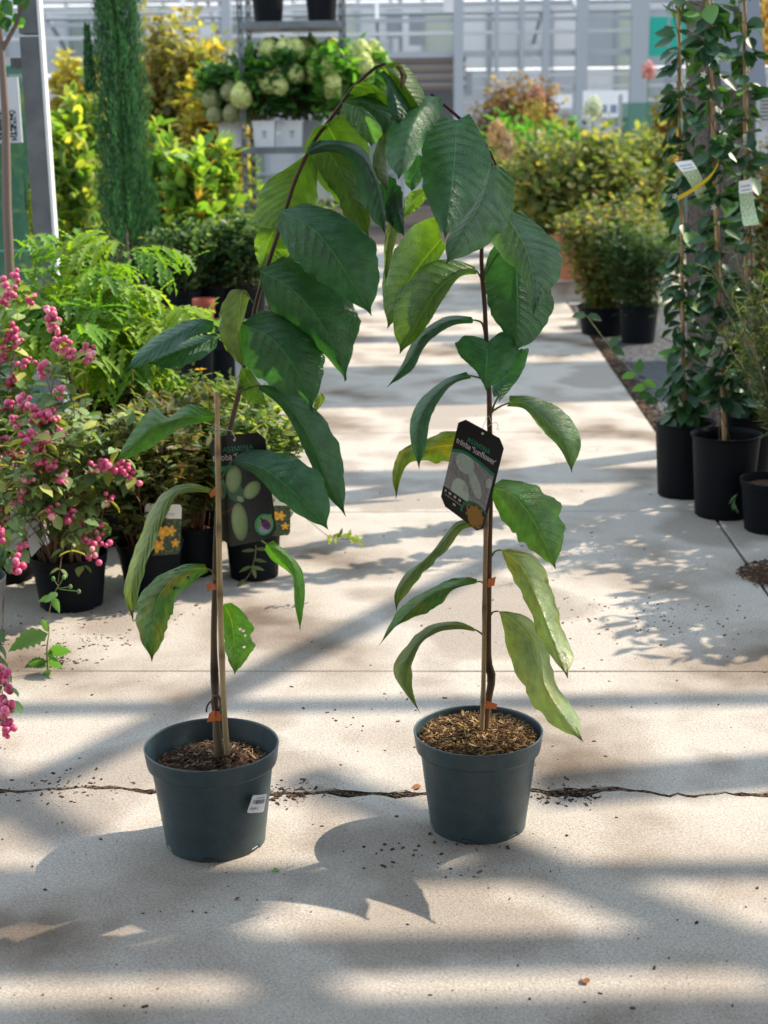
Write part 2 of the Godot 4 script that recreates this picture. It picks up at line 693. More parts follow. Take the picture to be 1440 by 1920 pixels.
	for k in 4:
		var b := Body.new()
		b.tube([Vector3(-12, 3.15 + k * 0.2, -1.6 - k), Vector3(-4, 3.1 + k * 0.2, -1.7 - k), Vector3(4, 3.12 + k * 0.2, -1.6 - k), Vector3(12, 3.15 + k * 0.2, -1.6 - k)], [0.03], 6)
		hang(b.mesh(), "pipe", plain("mid_steel", Color(0.28, 0.31, 0.35), 0.5), o)
	# teal shade curtain rolled down in one bay
	for k in 2:
		var b := Body.new()
		b.box(Vector3(4.1 + k * 0.34, 2.62, 0.16), Vector3(0.30, 0.55, 0.02))
		hang(b.mesh(), "shade_curtain", plain("teal_cloth", Color(0.01, 0.33, 0.26), 0.8), o)

# ---------------------------------------------------------------- shrubs
func green_mat() -> StandardMaterial3D:
	return leafy("shrub_leaf", Color(1.25, 1.22, 0.42), 0.5, 0.5)

func twig_mat() -> StandardMaterial3D:
	return plain("twig", Color.WHITE, 0.85, 0.0, 0.3, true)

# stems rise from base and spread to r at height h; leaves sit along them from the fraction bare upward
func shrub(o: Node3D, base: Vector3, h: float, r: float, stems: int, leaves: int, ll: float, lw: float, pal: Array, bare: float, puff: float, rise: float, round_leaf := false, bark := Color(0.10, 0.07, 0.045), thick := 0.004, lean := Vector3.ZERO) -> void:
	var tw := Body.new()
	var fo := Body.new()
	for i in stems:
		var a := TAU * (i + rng.randf()) / stems
		var q := r * sqrt(rng.randf_range(0.05, 1.0))
		var top := base + Vector3(cos(a) * q, h * rng.randf_range(0.72, 1.0) * (1.0 - 0.25 * q / maxf(r, 0.001)), sin(a) * q) + lean
		var foot := base + Vector3(cos(a), 0, sin(a)) * minf(q * 0.5, 0.07) * rng.randf_range(0.3, 1.0)
		var bow := Vector3(cos(a), 0, sin(a)) * q * 0.25 + ball_dir() * h * 0.03
		var pts := []
		for k in 7:
			var t := k / 6.0
			pts.append(foot.lerp(top, t) + Vector3(0, h * 0.12 * sin(PI * t), 0) + bow * sin(PI * t) * 0.6)
		tw.tube(pts, [thick, thick * 0.85, thick * 0.7, thick * 0.6, thick * 0.5, thick * 0.4, thick * 0.2], 5, bark * rng.randf_range(0.7, 1.2), false)
		for j in leaves:
			var t := lerpf(bare, 1.0, rng.randf())
			var f := t * 5.999
			var p: Vector3 = pts[int(f)].lerp(pts[int(f) + 1], f - int(f))
			var d := ball_dir()
			d.y = absf(d.y) * 0.6 + rise
			d = d.normalized()
			p += ball_dir() * puff * pow(rng.randf(), 0.6)
			var up := (Vector3.UP + ball_dir() * 0.7).normalized()
			if absf(up.dot(d)) > 0.95:
				up = Vector3.RIGHT
			var s := rng.randf_range(0.65, 1.2)
			if round_leaf:
				fo.broad(p, d, up, ll * s, lw * s, pick(pal), rng.randf_range(0.0, 0.4))
			else:
				fo.leaf(p, d, up, ll * s, lw * s, pick(pal), rng.randf_range(0.0, 0.4))
	hang(tw.mesh(), "branches", twig_mat(), o, "stuff")
	hang(fo.mesh(), "foliage", green_mat(), o, "stuff")

func black_pot(o: Node3D, rb: float, rt: float, h: float, collar: float, where: Vector3, called := "pot", turn := 0.0) -> void:
	var m := plain("black_plastic", Color(0.005, 0.0068, 0.0092), 0.55, 0.0, 0.24)
	var p := hang(pot_mesh(rb, rt, h, collar, 0.007, true, h * 0.8), called, m, o)
	p.position = where
	p.rotation.y = turn
	hang(heap(rt - 0.014, h * 0.84, 0.008, int(where.x * 100.0) + 300, 0.01).mesh(), "soil", plain("potting_soil", Color.WHITE, 0.95, 0.0, 0.3, true), o).position = where

const YELLOWISH := [Color(0.44, 0.54, 0.10), Color(0.30, 0.46, 0.08), Color(0.58, 0.58, 0.15), Color(0.20, 0.37, 0.07), Color(0.13, 0.27, 0.06), Color(0.40, 0.50, 0.18), Color(0.17, 0.31, 0.08)]
const LIME := [Color(0.28, 0.48, 0.08), Color(0.36, 0.53, 0.11), Color(0.17, 0.36, 0.06), Color(0.44, 0.54, 0.12), Color(0.22, 0.41, 0.09), Color(0.12, 0.25, 0.06), Color(0.30, 0.46, 0.11), Color(0.20, 0.38, 0.07), Color(0.13, 0.28, 0.07), Color(0.44, 0.30, 0.08)]
const DEEP := [Color(0.04, 0.12, 0.05), Color(0.06, 0.16, 0.06), Color(0.09, 0.18, 0.07), Color(0.03, 0.09, 0.045)]
const GOLDEN := [Color(0.42, 0.40, 0.16), Color(0.52, 0.50, 0.20), Color(0.32, 0.32, 0.13), Color(0.22, 0.27, 0.10), Color(0.34, 0.26, 0.13)]
const OLIVES := [Color(0.17, 0.24, 0.08), Color(0.23, 0.29, 0.10), Color(0.11, 0.17, 0.07), Color(0.29, 0.32, 0.12), Color(0.36, 0.33, 0.14)]
const RUSTY := [Color(0.22, 0.12, 0.09), Color(0.30, 0.18, 0.12), Color(0.16, 0.09, 0.07), Color(0.34, 0.26, 0.15), Color(0.24, 0.18, 0.10)]

func yard_shrub(called: String, label: String, category: String, px: float, depth: float, top_px: float, wide_px: float, stems: int, leaves: int, ll: float, lw: float, pal: Array, bare: float, rise: float, round_leaf := true, group := "", foot := 0.3, stand := 0.0) -> Node3D:
	var p := at(px, 500, depth)
	p.y = stand
	var top := at(px, top_px, depth).y - stand
	var r := wide_px * 0.5 * per_px(depth)
	var o := thing(called, label, category, p, 0.0, group)
	rng.seed = int(px * 7.0 + depth * 100.0)
	var pr := clampf(r * 0.5, 0.10, 0.2)
	black_pot(o, pr * 0.8, pr, foot, 0.03, Vector3.ZERO)
	shrub(o, Vector3(0, foot * 0.85, 0), top - foot * 0.85, r, stems, leaves, ll, lw, pal, bare, r * 0.35, rise, round_leaf)
	return o

func build_backdrop_plants() -> void:
	# --- far right: a bank of shrubs in front of the glasshouse
	yard_shrub("shrub", "broad olive green shrub, largest of the bank before the glasshouse", "shrub", 1075, 13.0, 205, 250, 60, 130, 0.075, 0.055, OLIVES, 0.12, 0.25, true, "", 0.25)
	yard_shrub("shrub", "yellow tinged shrub beside the pale hydrangea heads before the glasshouse", "shrub", 975, 14.0, 235, 150, 30, 120, 0.08, 0.05, [Color(0.40, 0.40, 0.09), Color(0.28, 0.32, 0.07), Color(0.2, 0.28, 0.06), Color(0.5, 0.44, 0.12)], 0.12, 0.3, true, "", 0.25)
	yard_shrub("shrub", "olive shrub leaning over to the green netting behind the climbing canes", "shrub", 1180, 13.6, 200, 130, 30, 120, 0.07, 0.05, OLIVES, 0.12, 0.3, true, "", 0.25)
	yard_shrub("shrub", "bright green leafy shrub standing highest behind the olive shrubs", "shrub", 960, 15.5, 185, 130, 24, 90, 0.11, 0.05, [Color(0.12, 0.36, 0.07), Color(0.18, 0.42, 0.08), Color(0.1, 0.28, 0.06)], 0.2, 0.5, false, "", 0.25)
	yard_shrub("shrub", "second bright green shrub, between the pale hydrangea head and a grey column", "shrub", 1045, 16.0, 190, 90, 18, 90, 0.11, 0.05, [Color(0.12, 0.36, 0.07), Color(0.16, 0.38, 0.08), Color(0.1, 0.28, 0.06)], 0.2, 0.5, false, "", 0.25)
	yard_shrub("maple", "reddish brown maple in front of the glass panes", "maple", 975, 17.0, 108, 155, 40, 110, 0.07, 0.05, RUSTY, 0.35, 0.1, true, "", 0.3)
	yard_shrub("maple", "small orange leaved maple beside the green netting", "maple", 1235, 14.5, 150, 70, 16, 60, 0.08, 0.06, [Color(0.38, 0.2, 0.09), Color(0.34, 0.26, 0.09), Color(0.26, 0.27, 0.08)], 0.4, 0.2, true, "", 0.3)
	yard_shrub("shrub", "low green and amber shrub in a black tub beside the lane edge", "shrub", 1135, 10.5, 345, 200, 48, 130, 0.052, 0.032, [Color(0.15, 0.23, 0.08), Color(0.22, 0.28, 0.10), Color(0.10, 0.18, 0.07), Color(0.32, 0.32, 0.11), Color(0.28, 0.19, 0.09)], 0.0, -0.15, false, "", 0.2)
	yard_shrub("shrub", "feathery grey green shrub in the wider black tub behind the stray shoot", "shrub", 1200, 10.1, 400, 150, 40, 120, 0.055, 0.018, [Color(0.08, 0.16, 0.08), Color(0.12, 0.2, 0.09), Color(0.06, 0.12, 0.06)], 0.0, -0.1, false, "", 0.25)
	# hydrangea heads poking out of the bank
	var heads := [[1005, 182, 0.085, Color(0.50, 0.26, 0.18), "dusty pink"], [1112, 203, 0.09, Color(0.62, 0.66, 0.50), "pale greenish"], [1003, 200, 0.10, Color(0.55, 0.42, 0.10), "mustard"], [932, 250, 0.10, Color(0.55, 0.36, 0.18), "tan"], [950, 275, 0.10, Color(0.55, 0.42, 0.25), "beige"], [1216, 132, 0.075, Color(0.70, 0.34, 0.34), "soft coral pink"]]
	for k in heads:
		var p := at(k[0], k[1], 12.6 if k[0] < 1200 else 14.0)
		var o := thing("hydrangea", "%s flower head raised above the far shrubs" % k[4], "hydrangea", Vector3(p.x, 0, p.z))
		var st := Body.new()
		st.tube([Vector3(0.05, 0.2, -0.3), Vector3(0.02, p.y * 0.6, -0.15), Vector3(0, p.y, 0)], [0.005], 5, Color(0.1, 0.2, 0.05))
		hang(st.mesh(), "stalk", twig_mat(), o)
		bloom(o, Vector3(0, p.y, 0), k[2], k[2] * 1.1, k[3], 120)
	# terracotta planter on a concrete plinth
	var q := ground(1085, 560)
	var o := thing("planter", "terracotta planter raised on a concrete plinth beside the lane", "planter", q)
	var b := Body.new()
	b.lathe([Vector2(0.19, 0.17), Vector2(0.235, 0.46), Vector2(0.25, 0.465), Vector2(0.255, 0.53), Vector2(0.25, 0.54), Vector2(0.22, 0.53), Vector2(0.2, 0.45)], 32)
	hang(b.mesh(), "planter_bowl", plain("terracotta", Color(0.36, 0.12, 0.06), 0.8), o)
	b = Body.new()
	b.box(Vector3(0.04, 0.085, 0), Vector3(0.62, 0.17, 0.45))
	hang(b.mesh(), "plinth", concrete(), o)
	rng.seed = 99
	shrub(o, Vector3(0, 0.5, 0), 0.32, 0.3, 22, 60, 0.05, 0.03, [Color(0.3, 0.36, 0.08), Color(0.4, 0.36, 0.08), Color(0.2, 0.28, 0.07)], 0.1, 0.08, 0.0, true)
	q = ground(1103, 612)
	o = thing("concrete_block", "small concrete block on the ground beside the black tubs", "block", q)
	b = Body.new()
	b.box(Vector3(0, 0.075, 0), Vector3(0.13, 0.15, 0.2), Basis(Vector3.UP, 0.1))
	hang(b.mesh(), "block", concrete(), o)
	# green windbreak netting on the right
	var net := plain("green_netting", Color(0.03, 0.16, 0.11), 0.8)
	net.transparency = BaseMaterial3D.TRANSPARENCY_ALPHA
	net.albedo_color.a = 0.82
	o = thing("windbreak_net", "teal green windbreak netting stretched on a frame behind the orange maple", "netting", at(1228, 300, 15.5) * Vector3(1, 0, 1))
	b = Body.new()
	for i in 8:
		b.quad(Vector3(-0.36 + i * 0.09, 1.62, 0.02 * sin(i * 1.3)), Vector3(-0.27 + i * 0.09, 1.62, 0.02 * sin(i * 1.3 + 1.3)), Vector3(-0.27 + i * 0.09, 0.05, 0.03 * sin(i + 1.0)), Vector3(-0.36 + i * 0.09, 0.05, 0.03 * sin(i)))
	hang(b.mesh(), "netting", net, o)
	for k in 2:
		b = Body.new()
		b.box(Vector3(-0.37 + k * 0.74, 0.85, 0.03), Vector3(0.035, 1.7, 0.035))
		hang(b.mesh(), "stake", plain("pale_steel", Color(0.36, 0.39, 0.43)), o)
	# white notice boards near the foot of the glasshouse
	for k in [[1135, 195, 0.55, 0.32, "white notice board with dark lettering below the grey columns", 19.0], [1045, 190, 0.35, 0.16, "narrow white and green box lid behind the bright green shrubs", 18.5]]:
		var c := at(k[0], k[1], k[5])
		o = thing("notice_board", k[4], "sign", Vector3(c.x, 0, c.z))
		b = Body.new()
		b.box(Vector3(0, c.y, 0), Vector3(k[2], k[3], 0.03))
		hang(b.mesh(), "board", plain("white_board", Color(0.62, 0.66, 0.70), 0.5), o)
		b = Body.new()
		b.box(Vector3(0, c.y * 0.5 - 0.08, -0.03), Vector3(0.04, c.y, 0.03))
		hang(b.mesh(), "post", plain("pale_steel", Color(0.36, 0.39, 0.43)), o)
		if k[2] > 0.5:
			b = Body.new()
			for x in [-0.02, 0.1]:
				b.box(Vector3(x, c.y - 0.06, 0.017), Vector3(0.08, 0.1, 0.004))
			hang(b.mesh(), "lettering", plain("slate_print", Color(0.15, 0.2, 0.28)), o)

	# --- far left: a hedge of yellowing shrubs on canes
	var spots := [[96, 8.6, 75, 95, 0], [135, 8.2, 105, 85, 0], [175, 8.9, 62, 95, 0], [318, 8.8, 175, 80, 1], [362, 8.3, 190, 90, 1], [408, 8.6, 195, 80, 1], [452, 11.2, 230, 80, 1], [25, 9.2, 120, 110, 0]]
	var said := ["tall yellowing shrub right beside the galvanised post", "yellowing shrub next along from the galvanised post", "tall yellowing shrub tucked against the cypress on the post's side", "lime green shrub standing just past the cypress", "broad lime green shrub midway between cypress and trolley", "lime green shrub nearest the trolley upright", "dim lime shrub right behind the trolley upright", "yellowing shrub behind the green netting"]
	for i in spots.size():
		var k: Array = spots[i]
		yard_shrub("shrub", said[i], "shrub", k[0], k[1], k[2], k[3], 13, 62, 0.10, 0.056, YELLOWISH if k[4] == 0 else LIME, 0.16, 0.55, true, "", 0.3)
	# golden maple and other plants behind
	yard_shrub("maple", "golden brown maple spreading behind the cypress top", "maple", 345, 11.5, -60, 190, 48, 130, 0.085, 0.05, GOLDEN, 0.35, 0.05, true, "", 0.3)
	yard_shrub("maple", "pale yellow maple between the golden maple and the trolley", "maple", 415, 11.0, 40, 120, 24, 90, 0.08, 0.05, [Color(0.5, 0.46, 0.12), Color(0.42, 0.40, 0.10), Color(0.55, 0.42, 0.10)], 0.3, 0.1, true, "", 0.3)
	yard_shrub("maple", "yellow leaved maple above the hedge near the pale roof", "maple", 165, 12.0, 10, 90, 20, 70, 0.09, 0.06, [Color(0.5, 0.46, 0.12), Color(0.42, 0.36, 0.10)], 0.4, 0.1, true, "", 0.3)
	# low dark small-leaved bushes
	spots = [[338, 7.3, 400, 110], [405, 7.45, 410, 105], [462, 7.4, 385, 105], [300, 7.6, 440, 80], [520, 9.7, 330, 130], [585, 9.9, 330, 120]]
	said = ["low dark bush close beside the cypress foot", "low dark small leaved bush behind the arching tree stem", "low grey green bush under the trolley upright", "low dark bush half hidden at the cypress foot", "leafy dark bush standing beneath the trolley shelf", "leafy bush beneath the outer end of the trolley shelf"]
	for i in spots.size():
		var k: Array = spots[i]
		yard_shrub("bush", said[i], "bush", k[0], k[1], k[2], k[3], 24, 90, 0.045, 0.022, [Color(0.05, 0.13, 0.06), Color(0.09, 0.19, 0.08), Color(0.14, 0.25, 0.11), Color(0.04, 0.10, 0.05), Color(0.22, 0.30, 0.14)] if i < 4 else [Color(0.16, 0.28, 0.07), Color(0.1, 0.2, 0.06), Color(0.26, 0.36, 0.08)], 0.1, 0.2, false, "low bushes beneath the hedge", 0.15 if i < 4 else 0.24, 0.54 if i < 4 else 0.0)
	q = at(385, 500, 7.3)
	o = thing("plant_bench", "low steel plant bench carrying the red brown pot and the low bushes", "bench", Vector3(q.x, 0, q.z))
	b = Body.new()
	b.box(Vector3(-0.05, 0.528, 0), Vector3(0.52, 0.02, 0.72))
	hang(b.mesh(), "top", plain("pale_steel", Color(0.36, 0.39, 0.43)), o)
	for k in 4:
		b = Body.new()
		b.box(Vector3(-0.28 if k % 2 else 0.18, 0.246, -0.32 if k < 2 else 0.32), Vector3(0.04, 0.49, 0.04))
		hang(b.mesh(), "leg", plain("pale_steel", Color(0.36, 0.39, 0.43)), o)
	o = thing("plant_pot", "red brown plant pot among the low dark bushes", "plant pot", Vector3(at(382, 570, 7.02).x, 0.54, -7.02))
	b = Body.new()
	var red := at(382, 572, 7.02).y - 0.54
	b.lathe([Vector2(0.036, 0.0), Vector2(0.05, red - 0.01), Vector2(0.054, red), Vector2(0.054, red + 0.03), Vector2(0.048, red + 0.03), Vector2(0.045, red - 0.04)], 28)
	hang(b.mesh(), "pot", plain("red_plastic", Color(0.26, 0.05, 0.03), 0.5), o)
	b = Body.new()
	b.box(Vector3(0, (red - 0.19) * 0.5, 0), Vector3(0.3, red - 0.19, 0.3))
	hang(b.mesh(), "crate", plain("black_plastic", Color(0.005, 0.0068, 0.0092), 0.55, 0.0, 0.24), o)

	# --- the columnar cypress
	var cp := at(245, 520, 7.5)
	o = thing("cypress", "tall slim dark green column of a cypress rising out of the frame", "cypress", Vector3(cp.x, 0, cp.z))
	rng.seed = 404
	black_pot(o, 0.14, 0.17, 0.32, 0.03, Vector3.ZERO)
	var tr := Body.new()
	tr.tube([Vector3(0.005, 0.28, 0), Vector3(0.0, 0.8, 0), Vector3(-0.01, 1.6, 0), Vector3(0, 2.5, 0)], [0.024, 0.02, 0.013, 0.004], 8, Color(0.16, 0.11, 0.08))
	tr.tube([Vector3(0.015, 0.28, 0.1), Vector3(0.018, 0.7, 0.14), Vector3(0.012, 1.0, 0.11)], [0.012, 0.011, 0.006], 7, Color(0.30, 0.24, 0.19))
	hang(tr.mesh(), "trunk", twig_mat(), o)
	var fo := Body.new()
	var needle := [Color(0.045, 0.15, 0.06), Color(0.065, 0.19, 0.075), Color(0.03, 0.10, 0.05), Color(0.09, 0.22, 0.08)]
	var lump := noise(70, 2.3, 3)
	for i in 42000:
		var y := rng.randf_range(0.42, 2.75)
		var a := rng.randf() * TAU
		var r := 0.118 + 0.05 * (1.0 - smoothstep(0.4, 1.5, y)) - 0.03 * smoothstep(1.6, 2.7, y)
		var plume := lump.get_noise_3d(cos(a) * 1.6 + 9.0, y * 1.3, sin(a) * 1.6)
		r *= 1.0 + 0.55 * lump.get_noise_3d(cos(a), y * 2.2, sin(a)) + 0.30 * plume
		if plume < -0.28 and rng.randf() < 0.7:
			continue
		if y < 0.75 and cos(a - PI / 2) > 0.75 and rng.randf() < 0.8:
			continue
		var q2 := r * pow(rng.randf(), 0.35)
		var p := Vector3(cos(a) * q2, y, sin(a) * q2)
		var d := Vector3(cos(a) * rng.randf_range(0.05, 0.5), 1.0, sin(a) * rng.randf_range(0.05, 0.5)).normalized()
		fo.leaf(p, d, Vector3(cos(a), 0.2, sin(a)) + ball_dir() * 0.5, rng.randf_range(0.018, 0.042), rng.randf_range(0.005, 0.009), pick(needle) * (1.0 + 0.6 * plume), -0.1)
	# a side plume and a low one
	for k in [[Vector3(-0.14, 1.62, 0.02), 0.30, 0.03, 1100], [Vector3(-0.19, 0.62, 0.05), 0.34, 0.07, 3500], [Vector3(0.14, 0.5, 0.04), 0.5, 0.07, 4500]]:
		for i in k[3]:
			var t := rng.randf()
			var a := rng.randf() * TAU
			var r: float = k[2] * (1.0 - t * 0.8) * sqrt(rng.randf())
			fo.leaf(k[0] + Vector3(cos(a) * r, t * k[1], sin(a) * r), Vector3(cos(a) * 0.3, 1, sin(a) * 0.3).normalized(), ball_dir(), rng.randf_range(0.02, 0.04), 0.007, pick(needle), -0.1)
	hang(fo.mesh(), "foliage", leafy("conifer", Color(0.35, 0.45, 0.12), 0.6, 0.4), o, "stuff")

func bloom(o: Node3D, mid: Vector3, r: float, h: float, col: Color, count: int) -> void:   # a hydrangea head of many small petals
	var b := Body.new()
	b.ball(mid, r * 0.6, col * 0.8, 6, 8, h / r)
	for i in count:
		var d := ball_dir()
		var t := d.y * 0.5 + 0.5
		var p := mid + Vector3(d.x * r * (1.05 - 0.35 * t), d.y * h, d.z * r * (1.05 - 0.35 * t))
		var k := rng.randf_range(0.8, 1.15)
		var c := Color(col.r * k, col.g * k, col.b * k)
		var x := d.cross(Vector3.UP + ball_dir() * 0.4).normalized()
		var y := d.cross(x)
		var s := r * rng.randf_range(0.15, 0.25)
		var n := d * s * rng.randf_range(-0.5, 0.7)
		b.quad(p + x * s - n, p + y * s + n, p - x * s - n, p - y * s + n, c)
	hang(b.mesh(), "bloom", leafy("petal", Color(0.7, 0.75, 0.5), 0.7, 0.3), o)

# ---------------------------------------------------------------- everything on the left of the lane
func arch_points(a: Vector3, b: Vector3, high: float, n := 10) -> Array:
	var out := []
	for i in n:
		var t := float(i) / (n - 1)
		out.append(a.lerp(b, t) + Vector3.UP * high * 4.0 * t * (1.0 - t) * (1.0 - 0.3 * t))
	return out

var berry_meshes := []
var berry_mats := []

func berries(o: Node3D, mid: Vector3, along: Vector3, count: int, r := 0.0104) -> void:
	if berry_meshes.is_empty():
		for k in 2:
			var b := Body.new()
			b.ball(Vector3.ZERO, 1.0, Color.WHITE, 9, 12, 0.95)
			b.ball(Vector3(0.12, -0.93, 0.1), 0.13, Color(0.25, 0.12, 0.1), 4, 6)
			berry_meshes.append(b.mesh())
		for q in [Color(0.60, 0.085, 0.21), Color(0.52, 0.06, 0.17), Color(0.66, 0.14, 0.27), Color(0.74, 0.32, 0.36)]:
			var m := plain("berry_%d" % berry_mats.size(), q, 0.42, 0.0, 0.5, true)
			m.subsurf_scatter_enabled = true
			m.subsurf_scatter_strength = 0.08
			berry_mats.append(m)
	var placed := []
	for i in count:
		var p := mid
		for attempt in 14:
			var t := rng.randf_range(-0.5, 0.5)
			p = mid + along * t + ball_dir() * r * rng.randf_range(0.6, 1.9)
			var free := true
			for z in placed:
				if p.distance_to(z) < r * 1.65:
					free = false
			if free:
				break
		placed.append(p)
		var w: Material = berry_mats[0 if rng.randf() < 0.40 else (1 if rng.randf() < 0.45 else (2 if rng.randf() < 0.68 else 3))]
		var ob := hang(berry_meshes[rng.randi() % 2], "berry", w, o)
		ob.position = p
		ob.basis = Basis(ball_dir(), rng.randf() * TAU).scaled(Vector3.ONE * r * rng.randf_range(0.62, 1.15))

func strip_leaves(b: Body, pts: Array, every: float, ll: float, lw: float, pal: Array, hangs: float, broad := true) -> void:
	for i in pts.size() - 1:
		var seg: Vector3 = pts[i + 1] - pts[i]
		var n := maxi(1, int(seg.length() / every))
		for k in n:
			var p: Vector3 = pts[i] + seg * ((k + rng.randf()) / n)
			for s in [-1.0, 1.0]:
				if rng.randf() < 0.2:
					continue
				var d: Vector3 = (seg.normalized() * 0.5 + seg.cross(Vector3.UP).normalized() * s + ball_dir() * 0.6 - Vector3.UP * hangs).normalized()
				var z := rng.randf_range(0.7, 1.2)
				if broad:
					b.broad(p, d, (Vector3.UP + ball_dir() * 0.5).normalized(), ll * z, lw * z, pick(pal), 0.25)
				else:
					b.leaf(p, d, (Vector3.UP + ball_dir() * 0.5).normalized(), ll * z, lw * z, pick(pal), 0.25)

func snowberry(o: Node3D, g2: Vector3, seed_: int, sage: Array, bare: int, ends: Array) -> void:
	rng.seed = seed_
	var tw := Body.new()
	var fol := Body.new()
	var root := Vector3(0, 0.15, 0)
	for k in ends:
		var p: Vector3 = at(k[0], k[1], -g2.z - k[3]) - g2
		var pts := arch_points(root + ball_dir() * Vector3(0.09, 0.01, 0.09), p, 0.10 if p.y > 0.25 else 0.2, 11)
		tw.tube(pts, [0.0032, 0.0028, 0.0025, 0.0022, 0.002, 0.0018, 0.0015, 0.0012, 0.001], 5, Color(0.17, 0.10, 0.06) * rng.randf_range(0.7, 1.3), false)
		strip_leaves(fol, pts.slice(3), 0.028, 0.052, 0.038, sage, 0.35)
		berries(o, p, (pts[10] - pts[8]).normalized() * 0.019 * sqrt(float(k[2])) + Vector3(0, -0.006, 0) * sqrt(float(k[2])), k[2])
	for i in bare:   # thin bare twigs crossing
		var a := rng.randf() * TAU
		var p := Vector3(cos(a) * rng.randf_range(0.15, 0.45) - 0.10, rng.randf_range(0.15, 0.66), sin(a) * 0.28)
		var pts := arch_points(root + ball_dir() * Vector3(0.09, 0.01, 0.09), p, rng.randf_range(0.05, 0.2), 9)
		tw.tube(pts, [0.0028, 0.002, 0.0012], 4, Color(0.2, 0.13, 0.08) * rng.randf_range(0.6, 1.3), false)
		strip_leaves(fol, pts.slice(3), 0.042, 0.046, 0.034, sage, 0.3)
	hang(tw.mesh(), "branches", twig_mat(), o, "stuff")
	hang(fol.mesh(), "foliage", leafy("snowberry_leaf", Color(0.8, 0.8, 0.25), 0.55, 0.4), o, "stuff")

func flower_card(o: Node3D, k: Card, seed_: int) -> void:
	var sp := noise(seed_, 0.06, 3)
	var m := plain("flower_card_print_%d" % seed_, Color.WHITE, 0.4)
	m.albedo_texture = picture(160, 208, func(u: float, v: float) -> Color:
		if v < 0.29:
			return Color(0.90, 0.89, 0.86)
		var n := sp.get_noise_2d(u * 160.0, v * 208.0)
		var c := Color(0.20, 0.24, 0.17).lerp(Color(0.36, 0.46, 0.28), clampf(n * 2.2, 0.0, 1.0))
		if u < 0.14 and v < 0.44:
			c = Color(0.93, 0.72, 0.25)
		for f in [[0.50, 0.555, 0.20], [0.40, 0.82, 0.18], [0.73, 0.53, 0.15], [0.86, 0.78, 0.12], [0.06, 0.97, 0.10]]:
			var x := u - float(f[0])
			var y := (v - float(f[1])) * 1.3
			var a := atan2(y, x)
			var r := sqrt(x * x + y * y) / (float(f[2]) * (0.78 + 0.22 * cos(a * 5.0 + float(f[0]) * 9.0)))
			if r < 1.0:
				c = Color(0.95, 0.74, 0.24).lerp(Color(0.87, 0.55, 0.12), clampf(absf(r - 0.55) * -2.0 + 0.8, 0.0, 1.0))
				if r < 0.3:
					c = Color(0.92, 0.80, 0.35)
		return c)
	card(o, "card", k, m, 0.05, 0.04)

